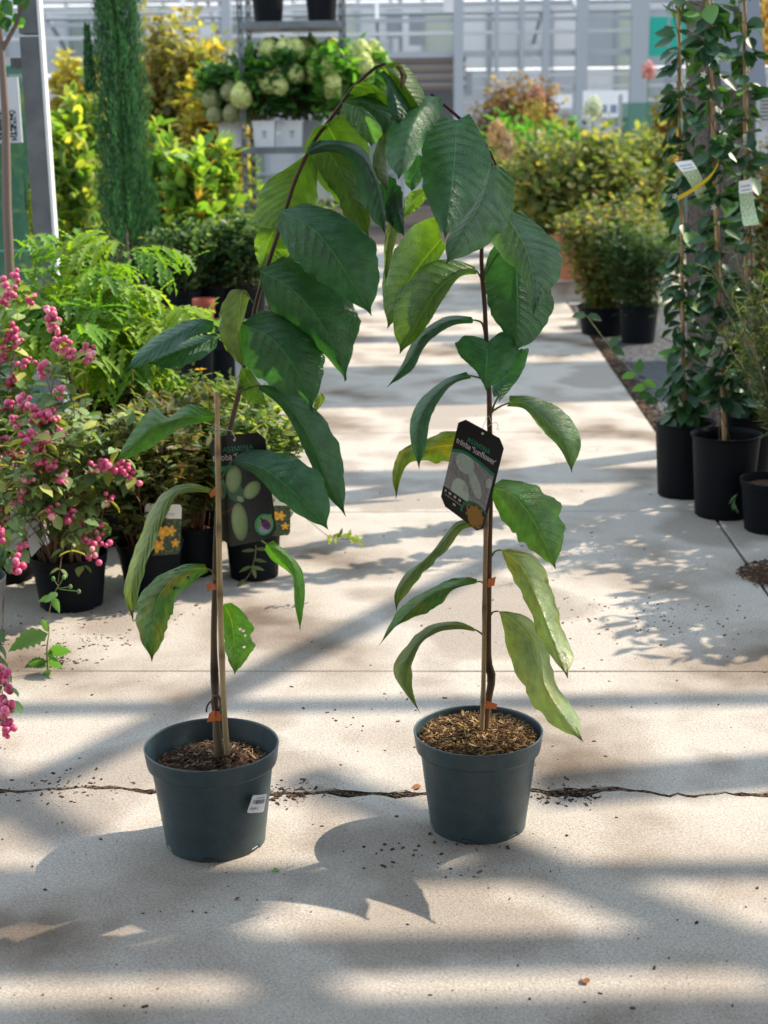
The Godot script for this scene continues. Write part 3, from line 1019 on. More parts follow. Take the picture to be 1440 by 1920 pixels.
func build_left_plants() -> void:
	# galvanised post
	var q := at(76, 300, 6.3)
	var o := thing("steel_post", "galvanised steel post with a bright lipped edge, beside the green netting", "post", Vector3(q.x, 0, q.z))
	var zinc := plain("galvanised", Color(0.17, 0.19, 0.21), 0.5, 0.2)
	zinc.detail_enabled = true
	zinc.detail_blend_mode = BaseMaterial3D.BLEND_MODE_MUL
	zinc.detail_albedo = noise_picture(61, 0.02, 4, [[0.0, Color(0.75, 0.75, 0.75)], [1.0, Color(1, 1, 1)]], 256)
	zinc.uv1_triplanar = true
	var b := Body.new()
	for k in 3:
		b.box(Vector3(0, [0.4, 1.32, 2.3][k], 0), Vector3(0.078, [0.82, 0.995, 0.94][k], 0.10))
	hang(b.mesh(), "web", zinc, o)
	b = Body.new()
	b.box(Vector3(0.046, 1.4, 0.028), Vector3(0.012, 2.8, 0.055))
	hang(b.mesh(), "flange", plain("bright_zinc", Color(0.72, 0.76, 0.78), 0.5, 0.1), o)
	b = Body.new()
	b.box(Vector3(-0.07, 1.72, -0.02), Vector3(0.05, 0.04, 0.03))
	hang(b.mesh(), "bracket", plain("dark_gap", Color(0.05, 0.055, 0.06), 0.8), o)
	# green netting and the sign on it
	var net := plain("left_netting", Color(0.04, 0.15, 0.10), 0.8)
	net.transparency = BaseMaterial3D.TRANSPARENCY_ALPHA
	net.albedo_color.a = 0.86
	q = at(5, 300, 6.7)
	o = thing("windbreak_net", "dark green windbreak netting strung beside the galvanised post", "netting", Vector3(q.x, 0, q.z))
	b = Body.new()
	for i in 12:
		for j in 8:
			var c := []
			for z in [[0, 1], [1, 1], [1, 0], [0, 0]]:
				var x: float = -0.35 + (i + z[0]) * 0.04 + (0.05 * sin(j + z[1]) if i + z[0] == 12 else 0.0)
				var y: float = 0.02 + (j + z[1]) * 0.213
				c.append(Vector3(x, y, 0.015 * sin(x * 30.0 + y * 3.0)))
			b.quad(c[0], c[1], c[2], c[3])
	hang(b.mesh(), "netting", net, o)
	b = Body.new()
	b.tube([Vector3(-0.36, 0.93, 0.03), Vector3(0.0, 0.94, 0.035), Vector3(0.13, 0.935, 0.03)], [0.005], 6)
	b.tube([Vector3(-0.36, 1.70, 0.03), Vector3(0.2, 1.73, 0.03)], [0.006], 6)
	hang(b.mesh(), "wire", plain("green_wire", Color(0.06, 0.3, 0.2), 0.5), o)
	q = at(-8, 207, 6.6)
	o = thing("poster", "white framed poster with a black and white lower half, on the green netting", "poster", q)
	b = Body.new()
	b.box(Vector3.ZERO, Vector3(0.21, 0.27, 0.012))
	hang(b.mesh(), "frame", plain("white_frame", Color(0.55, 0.58, 0.63), 0.4), o)
	var blot := noise(19, 0.07, 3)
	var pm := plain("poster_print", Color.WHITE, 0.5)
	pm.albedo_texture = picture(128, 128, func(u: float, v: float) -> Color:
		var n := blot.get_noise_2d(u * 128.0, v * 128.0)
		return Color(0.80, 0.84, 0.88) if n > 0.22 else Color(0.10, 0.13, 0.19))
	b = Body.new()
	b.quad(Vector3(-0.09, 0.0, 0.009), Vector3(0.085, 0.0, 0.009), Vector3(0.085, -0.125, 0.009), Vector3(-0.09, -0.125, 0.009))
	hang(b.mesh(), "print", pm, o)
	# slim young tree at the edge
	q = at(6, 300, 6.0)
	o = thing("young_tree", "slim young tree with a bare grey trunk in front of the poster", "tree", Vector3(q.x, 0, q.z))
	rng.seed = 61
	b = Body.new()
	b.tube([Vector3(-0.03, 0, 0), Vector3(-0.015, 0.7, 0), Vector3(0.0, 1.15, 0), Vector3(0.022, 1.5, 0), Vector3(0.025, 1.8, 0), Vector3(-0.02, 2.3, 0)], [0.022, 0.02, 0.018, 0.016, 0.012, 0.006], 9, Color(0.17, 0.13, 0.11))
	b.tube([Vector3(0.025, 1.75, 0), Vector3(0.09, 1.85, 0.0), Vector3(0.17, 2.05, 0.0), Vector3(0.2, 2.3, 0)], [0.01, 0.008, 0.006, 0.003], 7, Color(0.15, 0.11, 0.10))
	b.tube([Vector3(0.022, 1.84, 0), Vector3(-0.04, 1.98, 0.0), Vector3(-0.09, 2.2, 0.0)], [0.008, 0.007, 0.003], 7, Color(0.15, 0.11, 0.10))
	hang(b.mesh(), "trunk", twig_mat(), o)
	b = Body.new()
	for i in 34:
		var t := rng.randf()
		var p := Vector3(lerpf(0.03, 0.21, t), lerpf(1.85, 2.08, t) + rng.randf_range(-0.03, 0.06), rng.randf_range(-0.05, 0.06)) if i < 22 else Vector3(rng.randf_range(-0.15, 0.0), rng.randf_range(1.8, 2.1), rng.randf_range(-0.05, 0.05))
		b.broad(p, (ball_dir() - Vector3.UP * 0.7).normalized(), (Vector3.BACK + ball_dir() * 0.6).normalized(), 0.06, 0.05, pick([Color(0.05, 0.16, 0.06), Color(0.08, 0.22, 0.08), Color(0.2, 0.34, 0.08)]))
	hang(b.mesh(), "foliage", green_mat(), o, "stuff")

	# --- the plant trolley with hydrangeas
	var d := 10.2
	q = at(548, 275, d)
	o = thing("plant_trolley", "tall galvanised plant trolley with two shelves, standing behind the arching tree", "trolley", Vector3(q.x, 0, q.z))
	var y0 := at(548, 277, d).y
	var y1 := at(548, 42, d).y
	var hw := 0.33
	var back := 0.70
	for k in [[-hw, 0.0], [hw, 0.0], [-hw, -back], [hw, -back]]:
		b = Body.new()
		b.box(Vector3(k[0], 1.25, k[1]), Vector3(0.012, 2.5, 0.034))
		b.box(Vector3(k[0] + 0.022, 1.25, k[1]), Vector3(0.012, 2.5, 0.030))
		for j in 30:
			b.box(Vector3(k[0] + 0.010, 0.1 + j * 0.078, k[1] - 0.006), Vector3(0.010, 0.03, 0.02))
		hang(b.mesh(), "upright", zinc, o)
	for y in [y0, y1, 0.22]:
		b = Body.new()
		b.box(Vector3(0, y - 0.012, -back * 0.5), Vector3(hw * 2.0 - 0.02, 0.02, back))
		b.box(Vector3(0, y - 0.015, 0.02), Vector3(hw * 2.0 - 0.02, 0.045, 0.008))
		hang(b.mesh(), "shelf", zinc, o)
	# two black tubs on the top shelf
	for k in 2:
		var p := at([500, 602][k], 33, d - 0.0)
		var o2 := thing("plant_pot", ["black tub on the trolley's top shelf, at the end by the maple", "black tub on the trolley's top shelf, at the lane end"][k], "plant pot", Vector3(p.x, y1 - 0.001, q.z - 0.16))
		black_pot(o2, 0.09, 0.12, 0.26, 0.03, Vector3.ZERO)
	# hydrangeas in white pots on the lower shelf
	var hy := [[495, 0.0, 95], [547, -0.05, 70], [630, 0.02, 95], [430, -0.25, 100], [675, -0.28, 90], [585, -0.32, 100]]
	var hs := ["hydrangea at the outer end of the trolley shelf, in a white pot", "hydrangea in the second white pot on the trolley shelf", "hydrangea with sunlit leaves by the trolley's lane end", "hydrangea with greyish heads spilling past the trolley by the maple", "hydrangea with the tallest yellow green head, past the trolley's lane end", "hydrangea at the back of the trolley shelf, between the front ones"]
	for i in hy.size():
		var k: Array = hy[i]
		var p := at(k[0], 275, d - k[1])
		var o2 := thing("hydrangea", hs[i], "hydrangea", Vector3(p.x, y0, p.z - 0.1), 0.0, "hydrangeas on the plant trolley")
		rng.seed = 700 + i
		var pw := 0.075
		b = Body.new()
		var pr := [Vector3(-pw * 0.86, 0, pw * 0.86), Vector3(pw * 0.86, 0, pw * 0.86), Vector3(pw * 0.86, 0, -pw * 0.86), Vector3(-pw * 0.86, 0, -pw * 0.86)]
		var tp := []
		for z in pr:
			tp.append(Vector3(z.x * 1.16, 0.175, z.z * 1.16))
		for z in 4:
			b.quad(tp[z], tp[(z + 1) % 4], pr[(z + 1) % 4], pr[z])
		b.quad(tp[0] - Vector3(0, 0.012, 0), tp[3] - Vector3(0, 0.012, 0), tp[2] - Vector3(0, 0.012, 0), tp[1] - Vector3(0, 0.012, 0), Color(0.05, 0.03, 0.02))
		b.box(Vector3(0, 0.168, pw), Vector3(pw * 2.06, 0.016, 0.006))
		hang(b.mesh(), "pot", plain("white_pot", Color(0.58, 0.60, 0.64), 0.45), o2)
		if i < 2:
			b = Body.new()
			for z in 3:
				b.box(Vector3(0.003, 0.105 - z * 0.017, pw * 0.965 + 0.004), Vector3(0.03 - z * 0.004, 0.009 if z == 0 else 0.004, 0.002))
			hang(b.mesh(), "lettering", plain("slate_print", Color(0.15, 0.2, 0.28)), o2)
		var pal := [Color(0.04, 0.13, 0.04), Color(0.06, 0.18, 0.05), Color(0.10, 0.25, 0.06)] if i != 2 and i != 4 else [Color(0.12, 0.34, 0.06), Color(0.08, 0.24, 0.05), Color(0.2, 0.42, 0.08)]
		shrub(o2, Vector3(0, 0.15, 0), [0.56, 0.60, 0.56, 0.44, 0.60, 0.62][i], 0.20, 17, 50, 0.085, 0.05, pal, 0.12, 0.09, 0.1, true, Color(0.12, 0.06, 0.04), 0.0035)
		# heads
		for z in 8:
			var a := TAU * z / 8.0 + rng.randf()
			var r := rng.randf_range(0.05, 0.22)
			var hp := Vector3(cos(a) * r, [0.66, 0.72, 0.66, 0.52, 0.72, 0.74][i] - 0.7 * r + rng.randf_range(-0.20, 0.03) + (0.06 if i == 4 and z == 0 else 0.0), absf(sin(a)) * r if z < 7 else sin(a) * r)
			var col := Color(0.70, 0.75, 0.34) if rng.randf() < 0.9 else Color(0.66, 0.58, 0.34)
			if i == 3:
				col = Color(0.42, 0.44, 0.24)
			bloom(o2, hp, rng.randf_range(0.058, 0.078), rng.randf_range(0.06, 0.085), col, 420)

	# --- the lime sumac
	q = at(165, 800, 5.25)
	o = thing("sumac", "lime green cut-leaf sumac with feathery toothed leaflets, behind the pink berries", "sumac", Vector3(q.x, 0, q.z))
	rng.seed = 808
	black_pot(o, 0.12, 0.15, 0.25, 0.03, Vector3.ZERO)
	var lime := [Color(0.18, 0.37, 0.05), Color(0.25, 0.44, 0.06), Color(0.12, 0.28, 0.045), Color(0.30, 0.46, 0.08)]
	var stems := Body.new()
	var tips := [[110, 455, -0.1], [235, 460, 0.0], [60, 560, 0.15], [150, 520, 0.15], [205, 560, 0.2], [270, 600, 0.1], [330, 590, 0.05], [20, 520, -0.1], [110, 600, 0.25], [180, 640, 0.3], [250, 660, 0.2], [310, 650, -0.05], [60, 640, 0.2], [400, 600, -0.1]]
	for z in tips:
		var tip := at(z[0], z[1], 5.25 - z[2]) - o.position
		var foot := Vector3(rng.randf_range(-0.05, 0.05), 0.22, rng.randf_range(-0.05, 0.05))
		var pts := []
		for i in 7:
			var t := i / 6.0
			pts.append(foot.lerp(tip, t) + Vector3(0, 0.10 * sin(PI * t), 0) - Vector3(tip.x, 0, tip.z) * 0.25 * sin(PI * t))
		stems.tube(pts, [0.007, 0.006, 0.005, 0.0045, 0.004, 0.003, 0.002], 6, Color(0.26, 0.17, 0.09))
		for f in 8:
			var at_t := rng.randf_range(0.62, 1.0) if f > 0 else 1.0
			var p: Vector3 = pts[int(at_t * 5.999)].lerp(pts[mini(6, int(at_t * 5.999) + 1)], at_t * 5.999 - int(at_t * 5.999))
			var dir := (ball_dir() * Vector3(1, 0.4, 1) + Vector3(0, 0.35, 0.25) + (tip - foot).normalized() * 0.35).normalized()
			var len := rng.randf_range(0.22, 0.34)
			var fb := Body.new()
			var line := []
			for i in 7:
				var t := i / 6.0
				line.append(p + dir * len * t - Vector3.UP * len * 0.62 * t * t)
			fb.tube(line, [0.0016, 0.0012, 0.0008], 4, Color(0.36, 0.30, 0.12), false)
			var base_col := pick(lime)
			for i in 6:
				var t := 0.16 + i * 0.145
				var m: Vector3 = line[int(t * 5.999)].lerp(line[mini(6, int(t * 5.999) + 1)], t * 5.999 - int(t * 5.999))
				var fwd: Vector3 = (line[mini(6, int(t * 5.999) + 1)] - line[int(t * 5.999)]).normalized()
				var side := fwd.cross(Vector3.UP).normalized()
				for w in [-1.0, 1.0]:
					var ld: Vector3 = (side * w * rng.randf_range(0.6, 1.0) + fwd * rng.randf_range(0.5, 1.0) + ball_dir() * 0.25 - Vector3.UP * rng.randf_range(0.15, 0.8)).normalized()
					toothed(fb, m, ld, Vector3.UP, rng.randf_range(0.085, 0.13) * (1.1 - 0.5 * absf(t - 0.45)), 0.027, base_col * rng.randf_range(0.9, 1.1))
			toothed(fb, line[6], dir, Vector3.UP, 0.07, 0.018, base_col)
			hang(fb.mesh(), "frond", leafy("sumac_leaf", Color(1.2, 1.15, 0.2), 0.5, 0.4), o)
	hang(stems.mesh(), "stems", twig_mat(), o)

	# --- bronze leaved shrubs with yellow flowers, in black pots along the lane
	var bronze := [Color(0.13, 0.17, 0.06), Color(0.18, 0.19, 0.07), Color(0.10, 0.15, 0.07), Color(0.24, 0.23, 0.09), Color(0.17, 0.26, 0.10), Color(0.09, 0.12, 0.06), Color(0.28, 0.32, 0.14), Color(0.13, 0.17, 0.06), Color(0.17, 0.22, 0.09), Color(0.22, 0.14, 0.07), Color(0.10, 0.08, 0.05)]
	var fresh := [Color(0.19, 0.31, 0.10), Color(0.14, 0.24, 0.10), Color(0.28, 0.38, 0.15), Color(0.11, 0.17, 0.08), Color(0.36, 0.42, 0.16)]
	var hyp := [[285, 1105, 0.083, 0.110, 0.165, 720, 210, 0], [368, 1072, 0.07, 0.088, 0.17, 690, 150, 0], [477, 1078, 0.08, 0.098, 0.17, 715, 190, 1], [330, 1010, 0.09, 0.11, 0.2, 668, 200, 1], [250, 1010, 0.09, 0.11, 0.2, 690, 200, 0], [430, 1000, 0.09, 0.11, 0.2, 680, 190, 1]]
	var says := ["bronze leaved shrub in a black pot with a yellow flower card standing in it", "slim bronze shrub in the narrow black pot squeezed between the two carded pots", "leafy shrub in the black pot at the lane side, behind the fruit tag", "greener shrub in the back row, under the long dark leaf", "bronze shrub in the back row beside the pink berries", "green shrub in the back row nearest the lane"]
	for i in hyp.size():
		var k: Array = hyp[i]
		var g := ground(k[0], k[1])
		o = thing("flowering_shrub", says[i], "shrub", g)
		rng.seed = 900 + i
		black_pot(o, k[2], k[3], k[4], 0.035, Vector3.ZERO, "pot", 0.3 + i)
		var top := at(k[0], k[5], -g.z).y
		shrub(o, Vector3(0, k[4] * 0.85, 0), top - k[4] * 0.85, k[6] * 0.5 * per_px(-g.z), 44, 70, 0.046, 0.0165, bronze if k[7] == 0 else fresh, 0.14, 0.045, 0.12, true, Color(0.13, 0.065, 0.04), 0.0022)
		for z in 3:
			var p := Vector3(rng.randf_range(-0.16, 0.16), top - rng.randf_range(0.0, 0.14), rng.randf_range(0.0, 0.18))
			if i != 4 and i != 3:
				continue
			var fb := Body.new()
			for w in 5:
				var a := TAU * w / 5.0
				fb.broad(p, Vector3(cos(a), 0.5, sin(a)).normalized(), Vector3.UP, 0.024, 0.016, Color(0.75, 0.42, 0.03), 0.2)
			fb.ball(p + Vector3(0, 0.006, 0), 0.005, Color(0.6, 0.3, 0.03), 4, 6)
			hang(fb.mesh(), "flower", leafy("yellow_petal", Color(0.6, 0.5, 0.1), 0.5, 0.3), o)
	# flower cards stuck in two of the pots
	o = thing("flower_card", "flower card with a white heading and yellow blooms, in the pot nearer the berries", "plant card")
	var fc := px_card([272, 944, 0.02, 341, 946, 0.0, 338, 1038, 0.0, 268, 1043, 0.02], ground(285, 1105).z * -1.0 - 0.118)
	flower_card(o, fc, 3)
	letters(o, fc, "HIDCOTE", 0.60, 0.20, 0.0075, ink("grey", Color(0.10, 0.10, 0.10)), true, 1.15, "Droid Serif")
	letters(o, fc, "Hypericum", 0.52, 0.10, 0.0065, ink("grey", Color(0.10, 0.10, 0.10)), true, 0.9)
	o = thing("flower_card", "flower card with yellow blooms, half hidden behind the black fruit tag", "plant card")
	fc = px_card([478, 922, 0.0, 545, 926, 0.0, 544, 1003, 0.0, 476, 1008, 0.0], ground(477, 1078).z * -1.0 - 0.08)
	flower_card(o, fc, 8)
	# loose sprigs hanging over the pot at the lane
	o = thing("fallen_sprig", "sprig of small narrow leaves hanging over the lane-side black pot", "sprig")
	var dz := -ground(477, 1078).z - 0.12
	b = Body.new()
	b.tube(px_curve([480, 1022, 477, 1050, 466, 1080, 452, 1092], dz, 8), [0.0012], 5, Color(0.25, 0.2, 0.1))
	hang(b.mesh(), "stem", twig_mat(), o)
	for k in [[479, 1032, -1, 0.1], [479, 1030, 1, 0.1], [474, 1050, 1, 0.0], [472, 1062, -1, -0.3], [470, 1063, 1, -0.1], [472, 1060, 0.3, -0.8], [458, 1086, -0.6, -0.6]]:
		b = Body.new()
		b.broad(at(k[0], k[1], dz), Vector3(k[2], k[3], 0.2).normalized(), Vector3(0.2, 0.7, 0.7).normalized(), 0.046, 0.014, pick([Color(0.16, 0.24, 0.09), Color(0.2, 0.28, 0.12), Color(0.14, 0.2, 0.1)]))
		hang(b.mesh(), "leaf", green_mat(), o)
	o = thing("fallen_sprig", "drooping twig tip with bright yellow green leaves reaching over the lane", "sprig")
	b = Body.new()
	b.tube(px_curve([560, 960, 590, 985, 615, 1005, 640, 1010, 672, 1012], 4.55, 10), [0.0018, 0.001], 5, Color(0.16, 0.1, 0.06))
	hang(b.mesh(), "stem", twig_mat(), o)
	rng.seed = 17
	for i in 22:
		var t := rng.randf()
		var p := at(lerpf(612, 675, t), lerpf(1003, 1013, t), 4.55 + rng.randf_range(-0.02, 0.02))
		b = Body.new()
		b.broad(p, (ball_dir() + Vector3(0.5, 0, 0)).normalized(), Vector3(0, 0.6, 0.8), 0.03, 0.011, pick([Color(0.34, 0.50, 0.08), Color(0.16, 0.26, 0.08), Color(0.42, 0.5, 0.1)]))
		hang(b.mesh(), "leaf", green_mat(), o)

	# --- pink snowberries
	var sage := [Color(0.16, 0.27, 0.11), Color(0.22, 0.33, 0.15), Color(0.12, 0.2, 0.09), Color(0.32, 0.40, 0.16), Color(0.38, 0.42, 0.12)]
	var g2 := ground(135, 1132)
	o = thing("snowberry", "snowberry bush with arching twigs full of pink berries, in a black pot", "snowberry", g2)
	black_pot(o, 0.098, 0.122, 0.17, 0.04, Vector3.ZERO, "pot", 0.5)
	# twig ends: where each hangs, how many berries it carries, how far it reaches towards the lane
	snowberry(o, g2, 1001, sage, 85, [[98, 600, 22, 0.05], [110, 645, 12, 0.1], [165, 662, 10, 0.05], [80, 690, 10, 0.1], [130, 655, 12, 0.08], [45, 755, 10, 0.12], [75, 790, 10, 0.15], [95, 780, 14, 0.15], [28, 790, 8, 0.2], [85, 825, 12, 0.2], [110, 815, 6, 0.18], [62, 890, 16, 0.2], [92, 870, 16, 0.2], [118, 895, 8, 0.2], [40, 930, 10, 0.2], [185, 875, 12, 0.15], [222, 880, 9, 0.1], [160, 1000, 9, 0.13], [175, 1035, 10, 0.16], [190, 1005, 7, 0.13], [100, 955, 6, 0.2], [130, 965, 6, 0.16], [35, 1045, 10, 0.25], [75, 850, 12, 0.2], [60, 765, 8, 0.15], [110, 735, 6, 0.15], [50, 820, 9, 0.22], [235, 875, 6, 0.1], [150, 985, 5, 0.1], [255, 895, 4, 0.08], [205, 940, 4, 0.14]])
	g2 = ground(10, 1082)
	o = thing("snowberry", "snowberry sprawling past the picture's edge behind the first, berries up beside the netting", "snowberry", g2)
	black_pot(o, 0.098, 0.122, 0.17, 0.04, Vector3.ZERO, "pot", 0.9)
	snowberry(o, g2, 1003, sage, 90, [[15, 555, 12, 0.1], [20, 620, 9, 0.1], [30, 640, 8, 0.1], [25, 715, 9, 0.1], [20, 850, 10, 0.15], [30, 520, 4, 0.0], [15, 900, 9, 0.2], [8, 535, 6, 0.05], [5, 660, 8, 0.1], [12, 830, 10, 0.15], [5, 870, 8, 0.2], [8, 960, 7, 0.2], [-20, 600, 8, 0.1], [-30, 700, 8, 0.1], [45, 680, 7, 0.1], [60, 560, 3, 0.05], [52, 930, 6, 0.2], [12, 760, 9, 0.15]])
	# second bush, mostly past the edge of the frame
	g2 = ground(-58, 1205)
	o = thing("snowberry", "snowberry at the edge, its grey sunlit pot rim showing and a berry spray hanging low", "snowberry", g2)
	var p3 := hang(pot_mesh(0.098, 0.122, 0.2, 0.045, 0.007, true, 0.16), "pot", plain("grey_plastic", Color(0.05, 0.055, 0.062), 0.4), o)
	hang(heap(0.108, 0.168, 0.008, 77, 0.01).mesh(), "soil", plain("potting_soil", Color.WHITE, 0.95, 0.0, 0.3, true), o)
	var tw := Body.new()
	var fol := Body.new()
	var root := Vector3(0, 0.17, 0)
	for k in [[18, 1366, 9, 0.75], [12, 1330, 12, 0.74], [8, 1290, 9, 0.72], [8, 1262, 5, 0.70], [30, 1055, 9, 0.12], [0, 1000, 8, 0.1]]:
		var p: Vector3 = at(k[0], k[1], -g2.z - k[3]) - g2
		var pts := arch_points(root, p, 0.12, 11)
		tw.tube(pts, [0.003, 0.0025, 0.002, 0.0015, 0.001], 5, Color(0.17, 0.10, 0.06), false)
		strip_leaves(fol, pts.slice(6), 0.05, 0.046, 0.034, [Color(0.06, 0.13, 0.07), Color(0.09, 0.18, 0.09)], 0.4)
		berries(o, p, Vector3(0.004, -0.03, 0), k[2])
	hang(tw.mesh(), "branches", twig_mat(), o, "stuff")
	hang(fol.mesh(), "foliage", leafy("snowberry_leaf", Color(0.8, 0.8, 0.25), 0.55, 0.4), o, "stuff")
	# long white care labels in the shade of the berries
	var paper := plain("care_label", Color(0.50, 0.53, 0.57), 0.5)
	for i in 2:
		o = thing("care_label", ["long white care label stuck in the snowberry pot, with grey bars", "curved white care label behind the other, tucked in the shade of the berries"][i], "plant label")
		var ck := px_card([[40, 942, 0.0, 72, 936, 0.02, 88, 1012, 0.02, 58, 1046, 0.0], [22, 948, 0.06, 46, 946, 0.06, 40, 1030, 0.04, 8, 1034, 0.04]][i], -ground(135, 1132).z - 0.09)
		ck.bend = -0.006
		card(o, "label", ck, paper, 0.04, 0.02)
		if i == 0:
			b = Body.new()
			for z in [[0.3, 0.10, 0.55, 0.03], [0.5, 0.22, 0.35, 0.02], [0.45, 0.55, 0.14, 0.06], [0.65, 0.55, 0.16, 0.06], [0.3, 0.17, 0.4, 0.015]]:
				b.quad(ck.p(z[0], z[1], 0.001), ck.p(z[0] + z[2], z[1], 0.001), ck.p(z[0] + z[2], z[1] + z[3], 0.001), ck.p(z[0], z[1] + z[3], 0.001))
			hang(b.mesh(), "print", ink("dim", Color(0.12, 0.13, 0.15)), o)
	# the sow thistle in the joint
	g2 = ground(90, 1258)
	o = thing("weed", "green weed with toothed leaves growing out of the slab joint", "weed", g2)
	b = Body.new()
	var D3 := -g2.z
	var wl := px_curve([90, 1258, 88, 1215, 92, 1185, 92, 1150, 98, 1125, 104, 1108, 114, 1092, 120, 1082], D3, 14)
	for i in wl.size():
		wl[i] -= g2
	b.tube(wl, [0.0035, 0.0032, 0.003, 0.0026, 0.002, 0.0015, 0.0012], 7, Color(0.20, 0.22, 0.09))
	for k in [[110, 1100, 100, 1085], [106, 1104, 132, 1100], [112, 1105, 148, 1109]]:
		var tp := [at(k[0], k[1], D3) - g2, at(k[2], k[3], D3 - 0.01) - g2]
		b.tube(tp, [0.001], 5, Color(0.16, 0.26, 0.09))
		b.ball(tp[1], 0.0055, Color(0.12, 0.24, 0.08), 5, 7, 1.3)
	b.ball(wl[13], 0.0055, Color(0.2, 0.36, 0.1), 5, 7, 1.3)
	hang(b.mesh(), "stem", twig_mat(), o)
	for k in [[90, 1188, 15, 1222, 0.05], [88, 1240, 45, 1252, 0.03], [92, 1225, 135, 1222, 0.04], [88, 1255, 85, 1285, 0.07], [86, 1250, 52, 1245, 0.05], [90, 1185, 78, 1160, 0.0], [100, 1122, 72, 1128, 0.03], [100, 1122, 112, 1150, 0.03], [108, 1112, 85, 1130, 0.03], [90, 1240, 118, 1252, 0.05], [92, 1235, 106, 1210, 0.0]]:
		var a := at(k[0], k[1], D3) - g2
		var e := at(k[2], k[3], D3 - k[4]) - g2
		var fb := Body.new()
		ragged(fb, a, e, 0.5, pick([Color(0.09, 0.24, 0.06), Color(0.13, 0.30, 0.08), Color(0.16, 0.34, 0.12)]))
		hang(fb.mesh(), "leaf", green_mat(), o)

func toothed(b: Body, o: Vector3, dir: Vector3, up: Vector3, l: float, w: float, col: Color) -> void:   # a narrow leaflet with saw teeth
	var x := dir.cross(up).normalized()
	var n := x.cross(dir)
	var s := b.v.size()
	col.a = 1.0
	var teeth := 4
	b.v.append(o)
	for i in teeth:
		var t := 0.12 + 0.80 * i / teeth
		var ww := w * (1.0 - 0.75 * t) * 0.5 + w * 0.12
		var mid := o + dir * (l * t) - n * (l * 0.22 * t * t)
		b.v.append(mid)
		b.v.append(mid - x * ww * 0.45 + n * ww * 0.1)
		b.v.append(mid + x * ww * 0.45 + n * ww * 0.1)
		var m2 := o + dir * (l * (t + 0.13)) - n * (l * 0.22 * t * t)
		b.v.append(m2 - x * ww * 1.25 + n * ww * 0.25)
		b.v.append(m2 + x * ww * 1.25 + n * ww * 0.25)
	b.v.append(o + dir * l - n * (l * 0.24))
	for i in b.v.size() - s:
		b.c.append(col)
		b.uv.append(Vector2.ZERO)
	var last := b.v.size() - 1
	for i in teeth:
		var m := s + 1 + i * 5
		var nx := s + 1 + (i + 1) * 5 if i < teeth - 1 else last
		var nl := nx + 1 if i < teeth - 1 else last
		var nr := nx + 2 if i < teeth - 1 else last
		if i == 0:
			for k in [s, m + 1, m, s, m, m + 2]:
				b.ix.append(k)
		for k in [m, m + 1, nx, m + 1, nl, nx, m + 1, m + 3, nl, m, nx, m + 2, m + 2, nx, nr, m + 2, nr, m + 4]:
			if true:
				b.ix.append(k)

func ragged(b: Body, a: Vector3, e: Vector3, wide: float, col: Color) -> void:   # a toothed weed leaf from a to e, drooping
	var l := (e - a).length()
	var dir := (e - a) / l
	var side := dir.cross(Vector3.BACK).normalized()
	if side.length() < 0.1:
		side = Vector3.RIGHT
	var s := b.v.size()
	var n := 15
	for i in n:
		var t := float(i) / (n - 1)
		var w := l * wide * sin(PI * pow(t, 0.75)) * (1.0 if i % 2 == 0 else 0.68) * 0.5 + 0.0006
		var m := a.lerp(e, t) + Vector3.UP * l * 0.10 * sin(PI * t)
		for k in [-1.0, 0.0, 1.0]:
			b.v.append(m + side * w * k + Vector3(0, 0.0, 0.25) * w * absf(k))
			b.c.append(col)
			b.uv.append(Vector2.ZERO)
	for i in n - 1:
		for k in 2:
			var p := s + i * 3 + k
			for j in [p, p + 3, p + 4, p, p + 4, p + 1]:
				b.ix.append(j)

